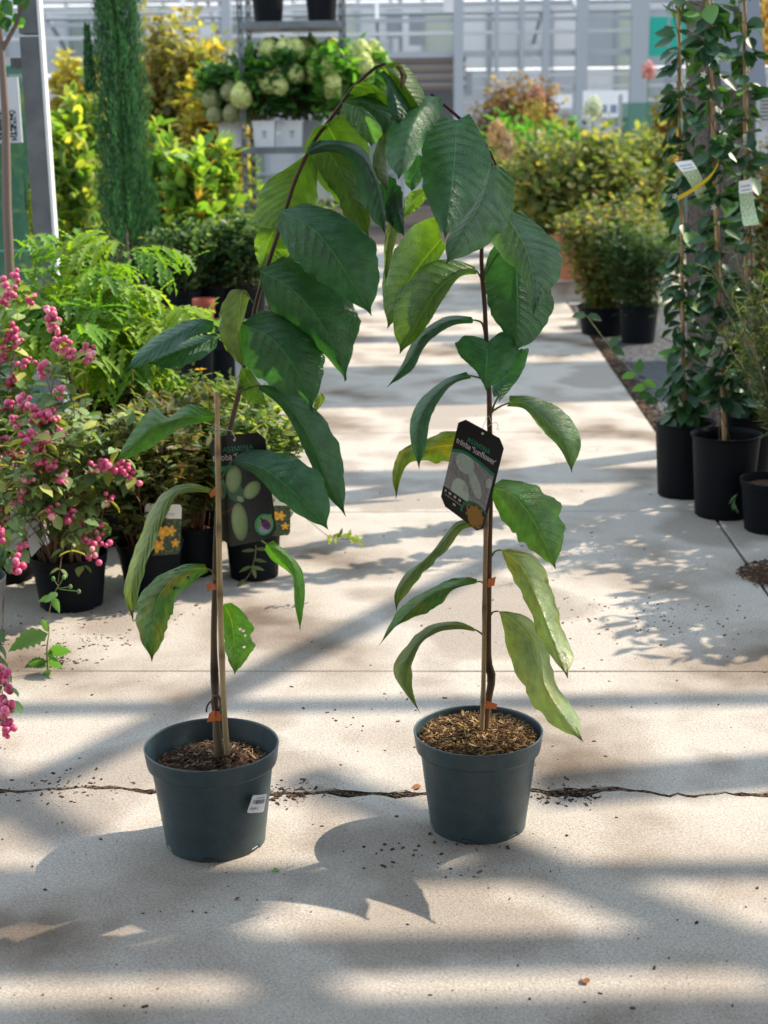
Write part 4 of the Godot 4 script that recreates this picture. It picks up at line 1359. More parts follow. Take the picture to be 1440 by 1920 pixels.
# ---------------------------------------------------------------- the right-hand side
func twining(o: Node3D, pts: Array, count: int, ll: float, seed_: int, low: float) -> void:   # jasmine wound about a cane: leaves one by one
	rng.seed = seed_
	var vine := Body.new()
	for w in 3:
		var line := []
		for i in 60:
			var t := i / 59.0
			var f := t * (pts.size() - 1.001)
			var p: Vector3 = pts[int(f)].lerp(pts[int(f) + 1], f - int(f))
			var a := t * 26.0 + w * 2.1
			var r := 0.012 + 0.012 * sin(t * 19.0 + w)
			line.append(p + Vector3(cos(a) * r, 0, sin(a) * r))
		vine.tube(line, [0.0026, 0.0022, 0.0018], 5, Color(0.12, 0.08, 0.05), false)
	hang(vine.mesh(), "vine", twig_mat(), o)
	var shapes := []
	for k in 4:
		var b := Body.new()
		var nt := 8
		for i in nt:
			var t := float(i) / (nt - 1)
			var w := 0.27 * pow(sin(PI * pow(t, 0.85)), 0.8) + 0.002
			for u in [-1.0, -0.5, 0.0, 0.5, 1.0]:
				b.v.append(Vector3(u * w, (absf(u) * 0.10 * (0.6 + 0.3 * k) - 0.05) * sin(PI * t) - 0.16 * (k + 1) * 0.4 * t * t, -t))
				b.c.append(Color.WHITE * (0.92 if absf(u) > 0.2 else 1.08))
				b.uv.append(Vector2(0.5 + u * 0.5, t))
		for i in nt - 1:
			for j in 4:
				var a := i * 5 + j
				for q in [a, a + 5, a + 6, a, a + 6, a + 1]:
					b.ix.append(q)
		shapes.append(b.mesh())
	var kinds := []
	for q in [Color(0.035, 0.095, 0.042), Color(0.05, 0.13, 0.055), Color(0.028, 0.075, 0.038), Color(0.11, 0.25, 0.055)]:
		var m := leafy("jasmine_leaf_%d" % kinds.size(), Color(0.32, 0.4, 0.06), 0.40, 0.42)
		m.albedo_color = q.linear_to_srgb()
		kinds.append(m)
	for i in count:
		var t := pow(rng.randf(), 1.45) * (1.0 - low) + low
		var f := t * (pts.size() - 1.001)
		var p: Vector3 = pts[int(f)].lerp(pts[int(f) + 1], f - int(f))
		var a := rng.randf() * TAU
		var d := Vector3(cos(a), rng.randf_range(-1.3, 0.5), sin(a)).normalized()
		var up := (Vector3.UP * 0.75 + Vector3(cos(a), 0, sin(a)) * 0.6 + ball_dir() * 0.55).normalized()
		var x := d.cross(up).normalized()
		var s := ll * rng.randf_range(0.65, 1.15)
		var dense := 1.0 + 0.8 * clampf(0.6 - t, 0.0, 1.0)
		var ob := hang(shapes[rng.randi() % 4], "leaf", kinds[rng.randi() % 3 if rng.randf() < 0.86 else 3], o)
		ob.transform = Transform3D(Basis(x, x.cross(d), -d).scaled_local(Vector3(1.25, 1, 1) * s), p + Vector3(cos(a), 0, sin(a)) * rng.randf_range(0.006, 0.036) * dense)

func build_right_side() -> void:
	var bam := plain("bamboo", Color.WHITE, 0.5, 0.0, 0.5, true)
	var jas := [[1280, 5.82, 908, 768, 1272, -40, 0.098, 0.125, 0.30, 295], [1356, 5.5, 945, 806, 1327, -30, 0.105, 0.135, 0.315, 298], [1398, 5.98, 890, 772, 1395, -30, 0.098, 0.125, 0.30, 280]]
	var said := ["climbing jasmine on a cane nearest the lane, dense to the pot", "climbing jasmine in the foremost tall black pot, white tape round its cane", "climbing jasmine on the cane before the slate panel, its pot behind the others"]
	for i in 3:
		var k: Array = jas[i]
		var g := at(k[0], k[2], k[1])
		g.y = 0.0
		var o := thing("jasmine", said[i], "jasmine", g)
		black_pot(o, k[6], k[7], k[8], 0.014, Vector3.ZERO)
		var foot := Vector3(0.0, 0.24, 0.01)
		var top := at(k[4], k[5], k[1]) - g
		var line := []
		for z in 12:
			line.append(foot.lerp(top, z / 11.0))
		var b := Body.new()
		b.tube([foot - Vector3(0, 0.06, 0), top], [0.0085, 0.008], 10, Color(0.42, 0.28, 0.14))
		hang(b.mesh(), "bamboo_cane", bam, o)
		if i == 2:
			b = Body.new()
			b.tube([foot + Vector3(0.05, -0.04, -0.03), top + Vector3(0.02, -0.2, -0.05)], [0.006], 8, Color(0.30, 0.17, 0.09))
			hang(b.mesh(), "bamboo_cane", bam, o)
		twining(o, line, k[9], 0.078, 1100 + i, 0.04 if i != 1 else 0.12)
		if i == 1:
			b = Body.new()
			var w0 := at(1340, 690, 5.46) - g
			b.bar(at(1352, 632, 5.45) - g, at(1332, 688, 5.45) - g, 0.03, 0.002, Color.WHITE, Vector3.BACK)
			b.bar(at(1362, 640, 5.44) - g, at(1350, 690, 5.44) - g, 0.016, 0.002, Color.WHITE, Vector3.BACK)
			hang(b.mesh(), "tape", plain("pale_tape", Color(0.48, 0.48, 0.42), 0.5), o)
		for z in 3:   # small white flowers
			var fp: Vector3 = line[3 + z * 3] + Vector3(rng.randf_range(-0.05, 0.05), 0, 0.05)
			b = Body.new()
			for w in 5:
				var a := TAU * w / 5.0
				b.leaf(fp, Vector3(cos(a), sin(a), 0.3).normalized(), Vector3.BACK, 0.014, 0.007, Color(0.75, 0.74, 0.62))
			hang(b.mesh(), "flower", leafy("petal", Color(0.7, 0.75, 0.5), 0.7, 0.3), o)
		if i == 0:   # the stray shoot leaning out over the joint
			b = Body.new()
			var sh := px_curve([1255, 772, 1215, 730, 1180, 690, 1140, 645, 1100, 592], 5.75, 12)
			for z in sh.size():
				sh[z] -= g
			b.tube(sh, [0.002, 0.0016, 0.0012], 6, Color(0.30, 0.36, 0.16))
			hang(b.mesh(), "shoot", twig_mat(), o)
			for z in [[1100, 592, -1.0, 0.1], [1101, 592, 0.6, -0.1], [1142, 650, 0.5, 0.6], [1146, 655, 0.4, -0.1], [1196, 700, 0.1, 1.0], [1192, 702, -1.0, -0.1], [1205, 714, 0.8, -0.3], [1212, 725, -0.9, -0.1], [1222, 742, -1.0, 0.1], [1228, 745, 0.7, 0.7], [1235, 750, -1.0, -0.1]]:
				b = Body.new()
				b.broad(at(z[0], z[1], 5.75) - g, Vector3(z[2], z[3], 0.25).normalized(), Vector3(0, 0.7, 0.7).normalized(), 0.058, 0.038, pick([Color(0.06, 0.17, 0.07), Color(0.14, 0.34, 0.07), Color(0.05, 0.12, 0.07)]))
				hang(b.mesh(), "leaf", green_mat(), o)
	# printed labels on the jasmine
	var dot := noise(15, 0.09, 3)
	var jm := plain("jasmine_card_print", Color.WHITE, 0.4)
	jm.albedo_texture = picture(96, 224, func(u: float, v: float) -> Color:
		if v < 0.26:
			var txt := (absf(v - 0.12) < 0.02 or absf(v - 0.20) < 0.018) and u > 0.15 and u < 0.85 and fposmod(u * 13.0, 1.0) < 0.7
			return Color(0.55, 0.55, 0.58) if txt else Color(0.92, 0.93, 0.93)
		var n := dot.get_noise_2d(u * 96.0, v * 224.0)
		var c := Color(0.80, 0.85, 0.70).lerp(Color(0.52, 0.64, 0.42), clampf(n * 2.0 + 0.4, 0.0, 1.0))
		return c.lerp(Color(0.30, 0.32, 0.36), clampf(dot.get_noise_2d(u * 200.0 + 90.0, v * 300.0) * 2.4 - 0.4, 0.0, 0.8)))
	for i in 2:
		var o := thing("plant_tag", ["white jasmine tag with a pale leaf picture, crossed by yellow tape", "curved white jasmine tag hanging free of the tape on the outer cane"][i], "plant tag")
		var k := px_card([[1264, 304, 0, 1297, 300, 0.02, 1326, 362, 0.05, 1308, 373, 0.03], [1385, 340, 0, 1409, 336, 0, 1424, 421, -0.04, 1394, 424, -0.04]][i], 5.42)
		k.bend = -0.02 if i else 0.015
		card(o, "card", k, jm, 0.03, 0.02)
	var o := thing("yellow_tape", "yellow tape strung between two bamboo canes", "tape")
	var b := Body.new()
	var ln := px_curve([1272, 372, 1290, 362, 1312, 348, 1335, 328, 1348, 306], 5.38, 12)
	for i in ln.size() - 1:
		b.quad(ln[i] + Vector3(0, 0.009, 0), ln[i + 1] + Vector3(0, 0.009, 0), ln[i + 1] - Vector3(0.004, 0.009, 0), ln[i] - Vector3(0.004, 0.009, 0))
	hang(b.mesh(), "ribbon", plain("yellow_plastic", Color(0.60, 0.42, 0.02), 0.45), o)
	# weathered timber stand behind the canes
	var q := at(1350, 640, 6.7)
	o = thing("timber_stand", "weathered grey timber stand behind the climbing jasmine", "stand", Vector3(q.x, 0, q.z))
	var tim := plain("old_timber", Color(0.60, 0.57, 0.56), 0.9)
	tim.albedo_texture = noise_picture(33, 0.03, 5, [[0.0, Color(0.32, 0.29, 0.28)], [0.45, Color(0.62, 0.59, 0.58)], [0.55, Color(0.36, 0.33, 0.32)], [1.0, Color(0.80, 0.77, 0.75)]])
	tim.uv1_triplanar = true
	tim.uv1_scale = Vector3(6.0, 0.9, 6.0)
	tim.heightmap_enabled = true
	tim.heightmap_texture = tim.albedo_texture
	tim.heightmap_scale = 0.4
	var Dt := 6.7
	for k in [[1288, 1335, 0, 1296, 1350, 640, 0.0], [1336, 1352, 120, 1352, 1368, 640, 0.02], [1357, 1417, 168, 1366, 1424, 640, 0.0], [1290, 1345, 118, 1290, 1345, 150, -0.05]]:
		b = Body.new()
		var a0: Vector3 = at(k[0], k[2], Dt - k[6]) - o.position
		var a1: Vector3 = at(k[1], k[2], Dt - k[6]) - o.position
		var c0: Vector3 = at(k[3], k[5], Dt - k[6]) - o.position
		var c1: Vector3 = at(k[4], k[5], Dt - k[6]) - o.position
		if k[5] > 300:
			c0.y = 0.0
			c1.y = 0.0
		var th := Vector3(0, 0, -0.03)
		b.quad(a0, a1, c1, c0)
		b.quad(a1 + th, a0 + th, c0 + th, c1 + th)
		b.quad(a1, a1 + th, c1 + th, c1)
		b.quad(a0 + th, a0, c0, c0 + th)
		b.quad(a0 + th, a1 + th, a1, a0)
		hang(b.mesh(), "plank", tim, o)
	# slate panel, yellow board, white sign
	var pan := px_card([1338, -30, 0.1, 1420, -30, 0.1, 1437, 163, 0, 1352, 163, 0], 6.6)
	o = thing("slate_panel", "slate grey panel leaning above the timber stand", "panel")
	card(o, "panel", pan, plain("slate_board", Color(0.20, 0.22, 0.27), 0.6), 0.01, 0.01, 0.012)
	pan = px_card([1424, -30, 0, 1500, -30, 0, 1510, 122, 0, 1432, 122, 0], 6.8)
	o = thing("yellow_board", "mottled amber yellow board at the edge beyond the slate panel", "board")
	var ym := plain("amber_print", Color.WHITE, 0.6)
	ym.albedo_texture = noise_picture(52, 0.05, 4, [[0.25, Color(0.62, 0.38, 0.08)], [0.5, Color(0.86, 0.62, 0.16)], [0.7, Color(0.93, 0.80, 0.42)]], 128)
	card(o, "board", pan, ym, 0.02, 0.02, 0.012)
	pan = px_card([1426, 165, 0, 1500, 163, 0, 1500, 242, 0, 1424, 242, 0], 6.75)
	o = thing("notice", "white notice with grey lines below the amber board", "sign")
	card(o, "notice", pan, plain("notice_paper", Color(0.55, 0.56, 0.58), 0.6), 0.02, 0.02, 0.008)
	b = Body.new()
	for i in 8:
		b.quad(pan.p(0.03, 0.12 + i * 0.09, 0.006), pan.p(0.6, 0.12 + i * 0.09, 0.006), pan.p(0.6, 0.15 + i * 0.09, 0.006), pan.p(0.03, 0.15 + i * 0.09, 0.006))
	hang(b.mesh(), "print", ink("dim", Color(0.12, 0.13, 0.15)), o)
	# leafy stock standing past the edge of the picture; its shade dapples the slabs
	var past := ["tall leafy shrub out of view past the low black pot", "broad leafy shrub out of view beside the spilled soil", "leafy shrub out of view nearer than the spilled soil"]
	for i in 3:
		yard_shrub("shrub", past[i], "shrub", [1830, 1950, 1960][i], [5.9, 5.2, 4.75][i], [100, 180, 330][i], 420, 26, 60, 0.10, 0.045, DEEP, 0.2, 0.2, false, "", 0.3)
	# golden hedge far beyond
	yard_shrub("shrub", "brown golden hedge plant behind the timber stand", "shrub", 1440, 9.0, 210, 150, 30, 120, 0.05, 0.03, [Color(0.24, 0.19, 0.08), Color(0.32, 0.26, 0.1), Color(0.16, 0.14, 0.06)], 0.05, 0.2, true, "", 0.25)
	# fine-leaved evergreen in the low pot at the edge
	var g := at(1448, 975, 5.28)
	g.y = 0.0
	o = thing("fine_leaved_shrub", "wispy fine leaved evergreen in the low black pot at the edge", "shrub", g)
	black_pot(o, 0.10, 0.125, 0.19, 0.035, Vector3.ZERO)
	rng.seed = 1300
	var tw := Body.new()
	var fo := Body.new()
	for k in [[1335, 505], [1375, 470], [1395, 560], [1420, 520], [1440, 450], [1460, 500], [1370, 600], [1345, 620], [1405, 640], [1430, 600], [1450, 650], [1480, 560]]:
		var tip := at(k[0], k[1], 5.28 - rng.randf_range(-0.12, 0.15)) - g
		var pts := []
		for z in 9:
			var t := z / 8.0
			pts.append(Vector3(0, 0.16, 0).lerp(tip, t) - Vector3(tip.x, 0, tip.z) * 0.3 * sin(PI * t))
		tw.tube(pts, [0.005, 0.0045, 0.004, 0.003, 0.002], 6, Color(0.20, 0.16, 0.13))
		for z in 130:
			var t := rng.randf_range(0.35, 1.0)
			var p: Vector3 = pts[int(t * 7.999)].lerp(pts[int(t * 7.999) + 1], t * 7.999 - int(t * 7.999))
			fo.leaf(p, (ball_dir() + Vector3(0, 0.5, 0)).normalized(), ball_dir(), rng.randf_range(0.05, 0.09), 0.005, pick([Color(0.10, 0.15, 0.08), Color(0.14, 0.19, 0.11), Color(0.22, 0.25, 0.10), Color(0.07, 0.11, 0.06)]), 0.1)
	hang(tw.mesh(), "branches", twig_mat(), o, "stuff")
	hang(fo.mesh(), "foliage", green_mat(), o, "stuff")
	b = Body.new()
	for z in 9:
		b.leaf(at(1385 - z * 2, 925 + z * 3, 5.16) - g, Vector3(-0.9 + z * 0.2, -0.5 + 0.1 * (z % 3), 0.3).normalized(), Vector3.UP, 0.045, 0.008, Color(0.10, 0.22, 0.10))
	hang(b.mesh(), "low_sprig", green_mat(), o)
	# spilled soil heap at the edge
	g = ground(1468, 1080)
	var hp := hang(heap(0.14, 0.0, 0.02, 91, 0.03).mesh(), "soil_spill", plain("potting_soil", Color.WHITE, 0.95, 0.0, 0.3, true), self)
	hp.position = g + Vector3(0, -0.006, 0)
	hp.set_meta("kind", "structure")
	hp = hang(chips(0.15, 0.0, 600, 0.006, 0.022, [Color(0.08, 0.05, 0.03), Color(0.16, 0.1, 0.06), Color(0.05, 0.03, 0.02)], 92, 0.03), "soil_crumbs", plain("potting_soil", Color.WHITE, 0.95, 0.0, 0.3, true), self, "stuff")
	hp.position = g + Vector3(0, 0.004, 0)

# ---------------------------------------------------------------- crumbs and fallen bits on the slabs
func build_litter() -> void:
	rng.seed = 2024
	var dirt := [Color(0.05, 0.032, 0.022), Color(0.08, 0.048, 0.03), Color(0.03, 0.02, 0.015), Color(0.12, 0.075, 0.045)]
	var m := plain("potting_soil", Color.WHITE, 0.95, 0.0, 0.3, true)
	var b := Body.new()
	var patch := noise(88, 0.9, 3)
	for i in 7000:
		var d := 1.9 + 6.0 * pow(rng.randf(), 1.5)
		var x := rng.randf_range(-0.45, 0.5) * d
		if patch.get_noise_2d(x * 2.0, d * 2.0) + rng.randf_range(-0.5, 0.5) < 0.05:
			continue
		var s := 0.0009 + 0.0036 * pow(rng.randf(), 9.0)
		b.box(Vector3(x, s * 0.25, -d), Vector3(s, s * 0.6, s * rng.randf_range(1.0, 3.0)), Basis(Vector3.UP, rng.randf() * TAU), pick(dirt))
	# soil washed into the crack, the joint at the right and before the pots
	var n := noise(77, 2.4, 4)
	var w31 := noise(31, 1.7, 3)
	for i in 4200:
		var u := rng.randf_range(-1.6, 1.6)
		var s := 3.10 + n.get_noise_1d(u) * 0.045 + n.get_noise_1d(u * 9.0 + 50.0) * 0.006 + rng.randfn(0.0, 0.005 + 0.012 * maxf(0.0, w31.get_noise_1d(u * 2.0) + 0.1) if i % 3 == 0 else 0.005)
		var z := rng.randf_range(0.0015, 0.0045)
		b.box(lane(u, s, -0.003 + z * 0.3), Vector3(z, z * 0.5, z * rng.randf_range(1.0, 2.5)), Basis(Vector3.UP, rng.randf() * TAU), pick(dirt))
	for i in 1500:
		var s := rng.randf_range(5.7, 11.5)
		var u := 1.05 + absf(rng.randfn(0.0, 0.05)) - 0.015
		var z := rng.randf_range(0.004, 0.014)
		b.box(lane(u, s, 0.002), Vector3(z, z * 0.5, z * 2.0), Basis(Vector3.UP, rng.randf() * TAU), pick(dirt))
	for k in [[190, 1200, 0.07, 90], [60, 1180, 0.12, 90], [260, 1150, 0.10, 60], [100, 1480, 0.08, 110], [540, 1489, 0.045, 260], [1060, 1491, 0.045, 160], [1200, 1160, 0.16, 220], [760, 1350, 0.15, 60], [1180, 660, 0.1, 60], [820, 1600, 0.12, 90], [110, 1240, 0.05, 120]]:
		var c := ground(k[0], k[1])
		for i in k[3]:
			var z := 0.001 + 0.004 * pow(rng.randf(), 2.5)
			b.box(c + Vector3(rng.randfn(0, k[2]), z * 0.25, rng.randfn(0, k[2] * 0.7)), Vector3(z, z * 0.5, z * rng.randf_range(1.0, 3.0)), Basis(Vector3.UP, rng.randf() * TAU), pick(dirt))
	hang(b.mesh(), "debris", m, self, "stuff")
	# single bits one can point at
	var bits := [[1100, 1848, 0.026, 0.018, Color(0.20, 0.085, 0.04), "curled brown leaf lying alone low on the slab", "fallen_leaf"], [820, 957, 0.03, 0.012, Color(0.33, 0.34, 0.09), "", ""], [1012, 812, 0.03, 0.012, Color(0.28, 0.30, 0.1), "pale green leaf scrap on the sunlit slab past the tag", "fallen_leaf"], [376, 707, 0.04, 0.03, Color(0.2, 0.1, 0.05), "", ""], [145, 1175, 0.02, 0.014, Color(0.45, 0.12, 0.05), "", ""], [790, 1475, 0.028, 0.02, Color(0.26, 0.12, 0.06), "brown leaf scrap caught in the crack beside the mulched pot", "fallen_leaf"], [450, 1685, 0.012, 0.007, Color(0.14, 0.04, 0.02), "tiny red brown husk on the shaded slab in front of the labelled pot", "husk"], [512, 1630, 0.02, 0.008, Color(0.12, 0.36, 0.05), "scrap of fresh green leaf in front of the labelled pot", "fallen_leaf"], [375, 1135, 0.02, 0.014, Color(0.26, 0.12, 0.06), "brown leaf scrap at the foot of the carded pot", "fallen_leaf"]]
	for k in bits:
		if k[5] == "":
			continue
		var g := ground(k[0], k[1])
		var o := thing(k[6], k[5], "leaf litter", g)
		var lb := Body.new()
		var a := rng.randf() * TAU
		lb.broad(Vector3(0, 0.003, 0), Vector3(cos(a), 0.12, sin(a)).normalized(), Vector3.UP, k[2], k[3], k[4], 0.3)
		hang(lb.mesh(), "scrap", plain("dry_leaf", Color.WHITE, 0.8, 0.0, 0.3, true), o)
	var o := thing("fallen_berry", "single dark pink berry lying on the slab beside the weed", "berry", ground(160, 1172, 0.006))
	berries(o, Vector3.ZERO, Vector3.ZERO, 1, 0.0065)

# ---------------------------------------------------------------- pots, soil
func pot_mesh(rb: float, rt: float, h: float, collar: float, step: float, notch: bool, soil_y: float, oval := 0.0) -> ArrayMesh:
	var sides := 72
	var b := Body.new()
	var rc := rb + (rt - step - rb) * 0.9     # body radius below the collar
	var prof := [Vector2(rb, 0.0), Vector2(rb + 0.001, 0.013), Vector2(lerpf(rb, rc, 0.5), (h - collar) * 0.5), Vector2(rc, h - collar),
		Vector2(rc + 0.001, h - collar + 0.0005), Vector2(rt - 0.006, h - collar + 0.004), Vector2(rt - 0.0045, h - collar + 0.009), Vector2(rt - 0.001, h - 0.006), Vector2(rt, h - 0.002),
		Vector2(rt - 0.001, h), Vector2(rt - 0.0035, h), Vector2(rt - 0.005, h - 0.004), Vector2(rt - 0.008, h - collar + 0.004), Vector2(rc - 0.004, h - collar - 0.001), Vector2(rc - 0.006, soil_y - 0.02)]
	b.lathe(prof, sides)
	if notch:
		for k in sides:
			var a := fposmod(k * 360.0 / sides + 12.0, 60.0)
			if a < 13.0:
				b.v[k].y = 0.0105
	b.lathe([Vector2(0.001, 0.011), Vector2(rb - 0.002, 0.0115), Vector2(rb, 0.004)], sides)
	return b.mesh()

func heap(r: float, y: float, bump: float, seed_: int, dome: float) -> Body:
	var n := noise(seed_, 18.0, 4)
	var b := Body.new()
	var rings := 16
	var sides := 56
	for i in rings + 1:
		var q := r * i / rings
		for k in sides:
			var a := TAU * k / sides
			var x := cos(a) * q
			var z := sin(a) * q
			b.v.append(Vector3(x, y + n.get_noise_2d(x * 3.0, z * 3.0) * bump + dome * (1.0 - pow(float(i) / rings, 2.0)), z))
			var t := n.get_noise_2d(x * 9.0 + 7.0, z * 9.0)
			b.c.append(Color(0.075, 0.045, 0.028) * (1.0 + t * 0.8))
			b.uv.append(Vector2(x, z))
	for i in rings:
		for k in sides:
			var a := i * sides + k
			var d := i * sides + (k + 1) % sides
			for j in [a, d + sides, d, a, a + sides, d + sides]:
				b.ix.append(j)
	return b

func chips(r: float, y: float, count: int, l0: float, l1: float, pal: Array, seed_: int, dome: float, fat := 0.25) -> ArrayMesh:
	rng.seed = seed_
	var b := Body.new()
	for i in count:
		var q := r * sqrt(rng.randf())
		var a := rng.randf() * TAU
		var l := rng.randf_range(l0, l1)
		l = minf(l, maxf(0.008, (r + 0.012 - q) * 1.6))
		var w := l * rng.randf_range(fat * 0.5, fat * 1.4)
		var bs := Basis(Vector3.UP, rng.randf() * TAU) * Basis(Vector3.RIGHT, rng.randf_range(-0.5, 0.5)) * Basis(Vector3.BACK, rng.randf_range(-0.6, 0.6))
		var p := Vector3(cos(a) * q, y + rng.randf_range(0.0, 0.006) + dome * (1.0 - pow(q / r, 2.0)), sin(a) * q)
		b.box(p, Vector3(w, w * 0.45, l), bs, pick(pal))
	return b.mesh()

# ---------------------------------------------------------------- the big pawpaw leaves
func vein(u: float, t: float) -> Vector2:   # (strength of a side vein, strength of the midrib)
	var s := absf(u)
	var q := (t - 0.15 * pow(s, 1.25)) * 12.5 + 0.16 * sin(t * 17.0 + u * 2.0) + 0.12 * sin(t * 41.0 + 1.3 + signf(u) * 1.7)
	var d := absf(q - roundf(q))
	var side := clampf(1.0 - d / (0.075 - 0.03 * s), 0.0, 1.0) * (1.0 - 0.45 * s)
	var ridge := clampf(1.6 - 1.6 * s / (0.042 * (1.15 - t)), 0.0, 1.0)
	return Vector2(side, ridge)

func blade_material() -> StandardMaterial3D:
	if mats.has("pawpaw_leaf"):
		return mats["pawpaw_leaf"]
	var m := leafy("pawpaw_leaf", Color(1.2, 1.1, 0.15), 0.40, 0.85)
	var cell := noise(12, 0.075, 2, FastNoiseLite.TYPE_CELLULAR)
	cell.cellular_return_type = FastNoiseLite.RETURN_DISTANCE2_SUB
	var cloud := noise(40, 0.012, 4)
	m.albedo_texture = picture(256, 512, func(u: float, t: float) -> Color:
		var v := vein(u * 2.0 - 1.0, t)
		var net := clampf(0.25 - (cell.get_noise_2d(u * 256.0, t * 512.0) + 1.0) * 0.6, 0.0, 0.25)
		var k := 0.74 + cloud.get_noise_2d(u * 256.0, t * 512.0) * 0.15 - v.x * 0.06 + net * 0.18
		return Color(k + v.y * 0.45, k + v.y * 0.26, k + v.y * 0.16))
	m.heightmap_texture = picture(256, 512, func(u: float, t: float) -> Color:
		var uu := u * 2.0 - 1.0
		var v := vein(uu, t)
		var q := (t - 0.15 * pow(absf(uu), 1.25)) * 12.5
		var net := clampf((cell.get_noise_2d(u * 256.0, t * 512.0) + 1.0) * 0.9, 0.0, 0.35)
		return grey(0.40 + 0.25 * absf(sin(q * PI)) - v.x * 0.12 - v.y * 0.3 + net * 0.35))
	m.heightmap_enabled = true
	m.heightmap_scale = 0.55
	return m

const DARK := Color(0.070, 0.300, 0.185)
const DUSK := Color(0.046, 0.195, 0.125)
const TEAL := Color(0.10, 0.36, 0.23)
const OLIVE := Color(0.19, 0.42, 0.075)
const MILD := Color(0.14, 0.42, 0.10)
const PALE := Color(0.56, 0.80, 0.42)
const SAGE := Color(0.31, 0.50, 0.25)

# mid, left and right edges as surveyed; deep = distance from the tree's own depth at base, middle and tip; fold = how far each edge turns back
func blade(o: Node3D, depth: float, mid: Array, left: Array, right: Array, deep: Array, fold: Array, tint: Color, yellow := 0.0, stalk := [], holes := []) -> void:
	var nt := 36
	var half := 7
	var m := smooth_line(px_list(mid), nt)
	var e := [smooth_line(px_list(left), nt), smooth_line(px_list(right), nt)]
	var b := Body.new()
	var wob := noise(int(mid[0]) + int(mid[1]), 1.0, 2)
	var own := fposmod(mid[0] * 0.37 + mid[1] * 0.73, 1.0)
	var warp := 0.82 + 0.36 * own
	var hand := 1.0 if int(mid[0]) % 2 else -1.0
	var cols := half * 2 + 1
	for i in nt:
		var t := float(i) / (nt - 1)
		var d0: float = deep[0] * (1.0 - t) * (1.0 - 2.0 * t) + deep[1] * 4.0 * t * (1.0 - t) + deep[2] * t * (2.0 * t - 1.0)
		for j in cols:
			var u := float(j - half) / half
			var side: Array = e[0] if u < 0.0 else e[1]
			var s := absf(u)
			var rag := (2.2 if yellow > 0.0 else 1.1) * wob.get_noise_2d(t * 7.0 + (60.0 if u < 0.0 else 0.0), 5.0) * 0.10 + wob.get_noise_2d(t * 19.0 + (60.0 if u < 0.0 else 0.0), 8.0) * 0.035
			var px: Vector2 = m[i].lerp(side[i], s * (1.0 + rag * s * sin(PI * t)) * (1.0 - 0.5 * smoothstep(0.86, 0.965, t)))
			var f: float = fold[0] if u < 0.0 else fold[1]
			var swell := sin(PI * clampf(t * 1.04, 0.0, 1.0))
			var q := (pow(t, warp) - 0.15 * pow(s, 1.25)) * 12.5 + 0.16 * sin(pow(t, warp) * 17.0 + u * hand * 2.0)
			var quilt := (0.5 - absf(sin(q * PI))) * (0.007 if yellow > 0.2 or tint.b > 0.22 else 0.0036) * s * (1.3 - s) * 2.0
			var wave := wob.get_noise_2d(t * 3.4 + (20.0 if u < 0.0 else 0.0), s * 0.8) * 0.012 * s * s
			var z := depth + d0 + (f * pow(s, 1.25)) * swell + quilt + wave * swell
			b.v.append(at(px.x, px.y, z))
			var c := tint
			if yellow > 0.0:
				var w := wob.get_noise_2d(t * 2.6 + 9.0, u * 0.8) * 0.5 + 0.5
				var k := clampf((w - 0.62 + yellow * 0.42 + s * s * 0.08 * yellow) * 2.2, 0.0, 1.0) * minf(1.0, yellow * 1.5)
				c = c.lerp(Color(0.72, 0.62, 0.10), k)
				var br := wob.get_noise_2d(t * 11.0 + 40.0, u * 4.0)
				if br > 0.60 and yellow > 0.3:
					c = c.lerp(Color(0.16, 0.07, 0.02), clampf((br - 0.60) * 9.0, 0.0, 0.9))
				if t > 0.965:
					c = c.lerp(Color(0.20, 0.11, 0.03), 0.7)
			b.c.append(c)
			b.uv.append(Vector2(0.5 + u * 0.5 * hand, pow(t, warp)))
	for i in nt - 1:
		for j in cols - 1:
			if holes.has(i * 100 + j):
				continue
			var a := i * cols + j
			for k in [a, a + cols + 1, a + 1, a, a + cols, a + cols + 1]:
				b.ix.append(k)
	if stalk:
		var p := px_list(stalk + [mid[0], mid[1]])
		var pts := []
		var rad := []
		var line := smooth_line(p, 8)
		for i in 8:
			pts.append(at(line[i].x, line[i].y, depth + deep[0] * i / 7.0))
			rad.append(lerpf(0.0024, 0.0017, i / 7.0))
		var first := b.v.size()
		b.tube(pts, rad, 6, Color(0.40, 0.55, 0.18) if tint.g > 0.4 else Color(0.28, 0.42, 0.13))
		for i in range(first, b.v.size()):
			b.uv[i] = Vector2(0.4, 0.5)
	hang(b.mesh(), "leaf", blade_material(), o)

func stem_mesh(pts: Array, r0: float, r1: float, rough: float, col: Color, col2: Color, knots: Array = []) -> ArrayMesh:
	var b := Body.new()
	var n := pts.size()
	var rad := []
	for i in n:
		var t := float(i) / (n - 1)
		var r := lerpf(r0, r1, t)
		for k in knots:
			r += r * 0.16 * exp(-pow((t - k) * n * 0.55, 2.0))
		rad.append(r)
	b.tube(pts, rad, 12, col)
	var nn := noise(5, 30.0, 3)
	for i in b.v.size():
		var t := clampf(float(i / 12) / n, 0.0, 1.0)
		var k := nn.get_noise_3dv(b.v[i] * Vector3(1, 0.3, 1))
		var q := col.lerp(col2, t) * (1.0 + k * 0.5)
		for z in knots:
			q = q * (1.0 - 0.55 * exp(-pow((t - z) * n * 1.1, 2.0)))
		q.a = 1.0
		b.c[i] = q
	return b.mesh()

func px_curve(flat: Array, depth: float, n: int, deep := [0.0, 0.0]) -> Array:
	var line := smooth_line(px_list(flat), n)
	var out := []
	for i in n:
		out.append(at(line[i].x, line[i].y, depth + lerpf(deep[0], deep[1], float(i) / (n - 1))))
	return out

